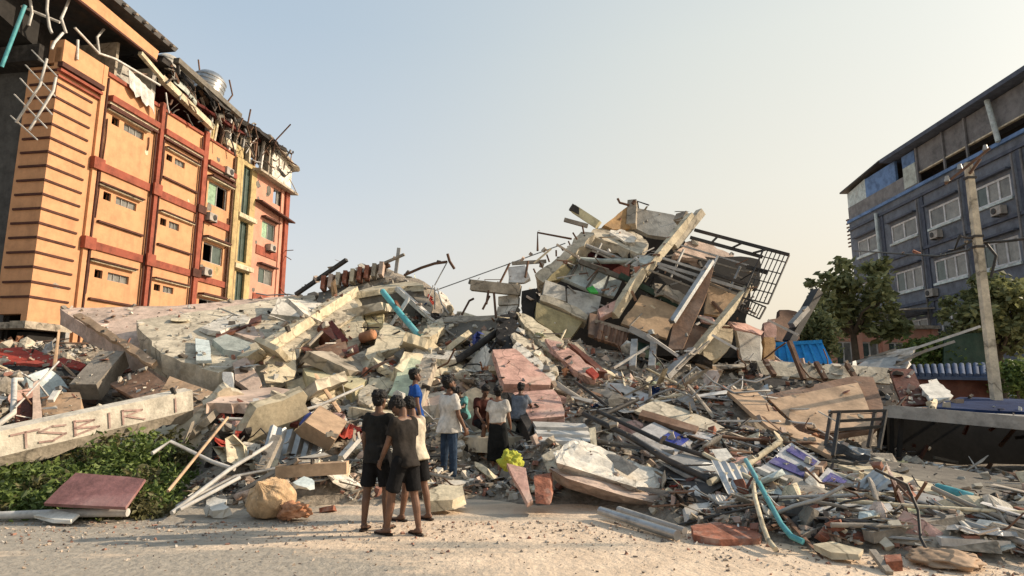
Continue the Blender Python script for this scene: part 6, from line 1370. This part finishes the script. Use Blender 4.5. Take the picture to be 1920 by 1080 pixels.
# ---------------------------------------------------------------- people
for nm, c in (('skin_dark', (.13, .068, .042)), ('skin_mid', (.165, .085, .053)), ('skin_warm', (.25, .13, .08))): mat(nm, c, rough=.55, var=.08, scale=6, bump=.05, obj_var=0, spec=.4)
mat('hair_black', (.012, .010, .009), rough=.55, var=.4, scale=30, bump=.6, bscale=70, obj_var=0)
for nm, c in (('shirt_black', (.022, .021, .020)), ('shirt_dark', (.030, .026, .023)), ('shirt_cream', (.52, .46, .36)), ('shirt_blue', (.018, .075, .30)), ('shirt_white', (.60, .57, .52)), ('shirt_maroon', (.06, .02, .016)), ('shirt_grey', (.14, .16, .19)), ('shirt_teal', (.14, .34, .32)), ('shorts_black', (.012, .012, .013)), ('jeans', (.032, .052, .088)), ('longyi_black', (.014, .015, .015)), ('sandal', (.03, .022, .018))): mat(nm, c, rough=.95, var=.2, scale=7, bump=.5, bscale=11, obj_var=0, spec=.15)
SPH = []
for j in range(1, 6):
    for i in range(8): SPH.append(Vector((math.sin(j * math.pi / 6) * math.cos(i * math.pi / 4), math.sin(j * math.pi / 6) * math.sin(i * math.pi / 4), math.cos(j * math.pi / 6))))
SPH += [Vector((0, 0, 1)), Vector((0, 0, -1))]
def hull(mb, els):
    bm = bmesh.new()
    for e in els:
        c = Vector(e[0])
        if len(e) == 2:
            rr = e[1] if isinstance(e[1], tuple) else (e[1],) * 3
            for s in SPH: bm.verts.new(c + Vector((s.x * rr[0], s.y * rr[1], s.z * rr[2])))
        else:   # disc: centre, (ra, rb), axis
            ax = Vector(e[2]).normalized(); a = Vector((1, 0, 0)); a = (a - ax * a.dot(ax)).normalized() if abs(ax.x) < .9 else Vector((0, 1, 0)); b_ = ax.cross(a)
            for i in range(14): bm.verts.new(c + a * e[1][0] * math.cos(i * .4488) + b_ * e[1][1] * math.sin(i * .4488))
    bmesh.ops.convex_hull(bm, input=bm.verts); bmesh.ops.delete(bm, geom=[v for v in bm.verts if not v.link_faces], context='VERTS')
    bmesh.ops.recalc_face_normals(bm, faces=bm.faces); bm.verts.index_update()
    mb.add([v.co.copy() for v in bm.verts], [tuple(v.index for v in f.verts) for f in bm.faces]); bm.free()
def remeshed(name, mb, vox, it, m, parent):
    o = mb.build(name, m, parent, fix=False)
    mo = o.modifiers.new('r', 'REMESH'); mo.mode = 'VOXEL'; mo.voxel_size = vox
    ms_ = o.modifiers.new('s', 'SMOOTH'); ms_.iterations = it; ms_.factor = .5
    dg = bpy.context.evaluated_depsgraph_get()
    me = bpy.data.meshes.new_from_object(o.evaluated_get(dg))
    o.modifiers.clear(); o.data = me; me.name = name
    me.polygons.foreach_set('use_smooth', [True] * len(me.polygons))
    return o
def rot(v, ax, deg): return Matrix.Rotation(R(deg), 3, ax) @ Vector(v)
def person(label, pos, H, yaw, skin, top, bottom, topm, botm, lean=0, hp=0, hy=0, arms=((5, 8, 12), (5, 8, 12)), legs=((0, 0), (0, 0)), vox=.008, foot_z=None, build_=1.0, tuck=False, beard=False, headtilt=0):
    k = H / 1.7; b_w = build_
    t = thing('person', label, 'person', pos)
    Z = Matrix.Rotation(R(yaw), 3, 'Z'); W = Vector(pos)
    J = {}
    pel = Vector((0, 0, .93))
    legj = []
    for si, s in ((0, -1), (1, 1)):
        hpit, kb = legs[si][:2]; ab = legs[si][2] if len(legs[si]) > 2 else 3
        hip = Vector((s * .085, 0, .9)); d = rot(rot((0, 0, -1), 'X', hpit), 'Y', -s * ab)
        kn = hip + d * .42; d2 = rot(rot((0, 0, -1), 'X', hpit - kb), 'Y', -s * ab * .4); an = kn + d2 * .41
        legj.append((hip, kn, an))
    mz = min(j[2].z for j in legj) - .075
    off = Vector((0, 0, -mz))
    legj = [tuple(p + off for p in j) for j in legj]; pel = pel + off
    def tor(x, y, z):   # torso frame, z above pelvis
        return pel + rot((x, y, z), 'X', -lean)
    hd = lambda x, y, z: tor(0, .01, .60) + rot(rot(rot((x, y, z), 'Y', headtilt), 'X', -hp - lean), 'Z', hy)
    G = lambda p: W + Z @ (Vector(p) * k)
    def els(l): return [(G(e[0]), tuple(q * k for q in e[1]) if isinstance(e[1], tuple) else e[1] * k) if len(e) == 2 else (G(e[0]), (e[1][0] * k, e[1][1] * k), Z @ Vector(e[2])) for e in l]
    body, shirt, pants, hair, shoes = MB(), MB(), MB(), MB(), MB()
    def h_(mb, *l): hull(mb, els(l))
    # torso
    stg = [(.075, .095, -.03), (.065, .088, .14), (.09, .098, .33)]
    ring = [[(tor(s * x * b_w, 0, z), r_ * b_w) for s in (-1, 1)] for x, r_, z in stg]
    h_(body, *ring[0], *ring[1]); h_(body, *ring[1], *ring[2])
    sh = [tor(-.165 * b_w, -.005, .445), tor(.165 * b_w, -.005, .445)]
    h_(body, *ring[2], (sh[0], .05), (sh[1], .05), (tor(0, -.01, .49), .05))
    h_(body, (tor(0, -.01, .47), .055), (hd(0, -.01, -.02), .05))
    # head
    h_(body, (hd(0, .0, .095), (.075, .092, .085)), (hd(0, .02, .05), (.066, .075, .06)), (hd(0, .055, -.012), .034)); h_(body, (hd(0, .085, .065), .012), (hd(0, .103, .038), .014), (hd(0, .085, .03), .012))
    h_(body, (hd(-.02, .082, .008), .01), (hd(.02, .082, .008), .01)); h_(body, (hd(-.03, .08, .085), .012), (hd(.03, .08, .085), .012))
    for s in (-1, 1): h_(body, (hd(s * .078, -.005, .07), (.012, .02, .028)), (hd(s * .07, .0, .06), .012))
    h_(hair, (hd(0, -.012, .115), (.088, .102, .09)), (hd(0, -.035, .07), (.084, .08, .08))); h_(hair, (hd(0, .05, .155), .045), (hd(0, -.02, .16), .06))
    for q in range(16): a = q * .93; h_(hair, (hd(.055 * math.cos(a), -.02 + .06 * math.sin(a), .165 + .01 * (q % 3)), .026), (hd(.07 * math.cos(a + .3), -.03 + .075 * math.sin(a + .3), .13), .03))
    if beard: h_(hair, (hd(-.05, .03, .0), .03), (hd(.05, .03, .0), .03), (hd(0, .062, -.022), .034))
    # arms and hands
    for si, s in ((0, -1), (1, 1)):
        ap, ab, el = arms[si][:3]; tw = arms[si][3] if len(arms[si]) > 3 else 10
        d = rot(rot((0, 0, -1), 'X', ap), 'Y', -s * ab); S0 = sh[si]; E_ = S0 + d * .275
        d2 = rot(rot(rot((0, 0, -1), 'X', ap + el), 'Y', -s * ab * .6), 'Z', s * tw); Wr = E_ + d2 * .235
        h_(body, (S0, .048), (E_, .037)); h_(body, (E_, .038), (E_.lerp(Wr, .35), .037), (Wr, .025))
        fw = d2; side = Vector((0, 1, 0)); side = (side - fw * side.dot(fw)).normalized(); nrm_ = fw.cross(side)
        if nrm_.x * s > 0: nrm_ = -nrm_       # palm normal points to the body
        pc = Wr + fw * .085
        h_(body, (Wr + fw * .01, .022), (pc + side * .028, .0125), (pc - side * .03, .0125), (pc, .015))
        for f, (o_, L) in enumerate(((.031, .07), (.010, .08), (-.011, .075), (-.031, .06))):
            p0 = pc + side * o_ * .95; a1 = (fw + nrm_ * (.25 + .06 * f) + side * o_ * 3).normalized(); p1 = p0 + a1 * L * .5; p2 = p1 + (fw + nrm_ * (.8 + .1 * f)).normalized() * L * .5
            h_(body, (p0, .0098), (p1, .009)); h_(body, (p1, .009), (p2, .0075))
        t0 = Wr + fw * .03 + side * .024; t1 = t0 + (fw * .6 + side * .8 + nrm_ * .3).normalized() * .038; t2 = t1 + (fw + side * .15 + nrm_ * .35).normalized() * .034
        h_(body, (t0, .014), (t1, .011)); h_(body, (t1, .011), (t2, .008))
        if top:
            e_ = .62 if top == 'tee' else .72
            h_(shirt, (S0 + Vector((-s * .005, 0, .004)), .073), (S0 + d * .275 * e_, (.072, .072), d)); h_(shirt, (S0 + Vector((-s * .02, 0, 0)), .058), (tor(s * .07, 0, .3), .1))
    # legs and feet
    for si, s in ((0, -1), (1, 1)):
        hip, kn, an = legj[si]
        h_(body, (hip, .088), (kn, .052)); h_(body, (kn, .052), (kn.lerp(an, .32) + Vector((0, -.012, 0)), .052), (an, .034))
        fy = Vector((s * .12, 1, 0)).normalized(); g_ = Vector((0, 0, -.043))
        h_(body, (an + g_ * .5 - fy * .03, .033), (an + g_ * .95 + fy * .06, (.04, .04, .028)), (an, .034)); h_(body, (an + g_ * 1.05 + fy * .05, (.042, .04, .022)), (an + g_ * 1.15 + fy * .15, (.042, .025, .016)))
        sz_ = an + Vector((0, 0, -.071))
        shoes = MB(); h_(shoes, (sz_ - fy * .055, (.042, .042), (0, 0, 1)), (sz_ + fy * .16, (.046, .046), (0, 0, 1)), (sz_ - fy * .055 + Vector((0, 0, .018)), (.04, .04), (0, 0, 1)), (sz_ + fy * .16 + Vector((0, 0, .016)), (.045, .045), (0, 0, 1)))
        shoes.build('sandal', 'sandal', t)
        d = (kn - hip).normalized(); wst = [(tor(-.065 * b_w, 0, .06), .088 * b_w), (tor(.065 * b_w, 0, .06), .088 * b_w)]
        if bottom == 'shorts':
            h_(pants, *wst, (hip, .108), (hip + Vector((-s * .06, 0, .0)), .1)); h_(pants, (hip, .108), (kn.lerp(hip, .12), (.092, .1), d))
        elif bottom == 'jeans':
            h_(pants, *wst, (hip, .095), (hip + Vector((-s * .06, 0, 0)), .092)); h_(pants, (hip, .096), (kn, .068)); h_(pants, (kn, .068), (an + Vector((0, 0, .0)), (.06, .064), (0, 0, 1)))
        elif bottom == 'longyi' and si == 0:
            l2 = legj[1]
            h_(pants, *wst, (hip, .11), (l2[0], .11)); h_(pants, (hip, .11), (l2[0], .11), (kn.lerp(an, .55) + Vector((-.02, .02, 0)), (.1, .12), (0, 0, 1)), (l2[1].lerp(l2[2], .55) + Vector((.02, .02, 0)), (.1, .12), (0, 0, 1)))
    if top:
        hem = .07 if tuck else -.11
        ext = [[(tor(s * x * b_w, 0, z), (r_ + .02) * b_w) for s in (-1, 1)] for x, r_, z in stg]
        ex0 = [(tor(0, 0, hem), (.208 * b_w, .168 * b_w), tor(0, 0, 1) - tor(0, 0, 0))]
        if not tuck: h_(shirt, *ex0, *ext[1])
        else: h_(shirt, (tor(0, 0, .06), (.17 * b_w, .118 * b_w), tor(0, 0, 1) - tor(0, 0, 0)), *ext[1])
        h_(shirt, *ext[1], *ext[2]); h_(shirt, *ext[2], (tor(-.13 * b_w, -.005, .44), .062), (tor(.13 * b_w, -.005, .44), .062), (tor(0, -.015, .465), (.075, .07), (0, 0, 1)))
    remeshed('body', body, vox, 3, skin, t); ho = remeshed('hair', hair, .0075, 2, 'hair_black', t)
    for v in ho.data.vertices: p = v.co; v.co = p + v.normal * (.011 * noise.noise(p * 55) + .006 * noise.noise(p * 120))
    if top:
        so_ = remeshed('shirt', shirt, .011, 4, topm, t)
        for v in so_.data.vertices: p = v.co; v.co = p + v.normal * .02 * (noise.noise(Vector((p.x * 7, p.y * 7, p.z * 4))) + .5 * noise.noise(Vector((p.x * 16, p.y * 16, p.z * 9))))
    if bottom:
        po = remeshed('trousers' if bottom == 'jeans' else bottom, pants, .011, 4, botm, t)
        for v in po.data.vertices: p = v.co; v.co = p + v.normal * .010 * noise.noise(Vector((p.x * 9, p.y * 9, p.z * 5)))
    for s in (-1, 1): MB().tube([G(hd(s * .03, .084, .063)), G(hd(s * .03, .094, .063))], [.011 * k, .006 * k], 8).build('eye', 'shirt_black', t)
    return t
def ground_at(u, v):
    r_ = ray(u, v); t_ = -CAMH / r_.z; return Vector((r_.x * t_, r_.y * t_, 0))
g1 = ground_at(703, 994); g1.z = 0
person('boy in black tee and black shorts standing with his back turned, leftmost of the group', g1, 1.56, -12, 'skin_dark', 'tee', 'shorts', 'shirt_black', 'shorts_black', hp=4, hy=-15, arms=((4, 9, 14), (10, 8, 25)), legs=((-3, 2, 4), (4, 4, 5)), vox=.0065, build_=.92)
g2 = ground_at(756, 1004)
person('boy in dark shirt bowing his head, nearest the camera', g2, 1.53, 48, 'skin_mid', 'tee', 'shorts', 'shirt_dark', 'shorts_black', lean=9, hp=46, hy=20, arms=((14, 8, 18), (4, 7, 14)), legs=((13, 4, 5), (-6, 6, 5)), vox=.0065, build_=.9)
g3 = ground_at(777, 976)
person('boy in cream shirt half hidden behind the boy with bowed head', g3, 1.50, 55, 'skin_mid', 'tee', 'shorts', 'shirt_cream', 'shorts_black', lean=10, hp=30, arms=((25, 8, 40), (4, 8, 12)), legs=((10, 4, 5), (-8, 4, 5)), vox=.008, build_=.92)
def on(u, Y, z): p = at(u, 740, Y); return Vector((p.x, p.y, z))
pm = on(778, 11.3, .28); person('man in blue tee looking right up at the ruins, standing behind the boys', pm, 1.66, -72, 'skin_mid', 'tee', 'shorts', 'shirt_blue', 'jeans', hp=-8, hy=-8, arms=((6, 8, 12), (4, 8, 10)), legs=((4, 4), (-4, 4)))
pm = on(843, 10.2, .08); person('man in loose white shirt and blue jeans looking up to the right', pm, 1.71, -52, 'skin_mid', 'shirt', 'jeans', 'shirt_white', 'jeans', hp=-10, hy=-18, arms=((2, 8, 10), (8, 9, 22)), legs=((-2, 2, 2), (3, 4, 3)), beard=True, build_=1.08)
pm = on(934, 10.8, .18); person('woman in white tee and long black wrap skirt with her back turned', pm, 1.46, -14, 'skin_warm', 'tee', 'longyi', 'shirt_white', 'longyi_black', hp=-16, hy=14, arms=((8, 14, 18), (10, 10, 30)), legs=((0, 0), (6, 8)), tuck=True)
SIT = ((84, 88, 6), (80, 92, 8))
def seat(u, Y): p = at(u, 740, Y); return Vector((p.x, p.y, hgt(p.x, p.y) + .02))
person('dark haired person in a maroon vest sitting on the rubble behind the woman', seat(903, 11.35), 1.42, 205, 'skin_dark', 'tee', 'shorts', 'shirt_maroon', 'shorts_black', lean=18, hp=10, arms=((40, 10, 20), (30, 12, 25)), legs=SIT)
person('person in a grey tee and black trousers crouching to the right of the woman', seat(972, 11.5), 1.32, -20, 'skin_dark', 'tee', 'jeans', 'shirt_grey', 'shorts_black', lean=16, hp=5, arms=((40, 8, 30), (45, 10, 30)), legs=((70, 105, 6), (75, 105, 8)))
person('person in a teal top crouching behind the man in white', seat(868, 11.9), 1.2, 160, 'skin_dark', 'tee', 'shorts', 'shirt_teal', 'shorts_black', lean=25, hp=20, arms=((45, 8, 40), (45, 8, 40)), legs=SIT)
# marks printed on the blue tee
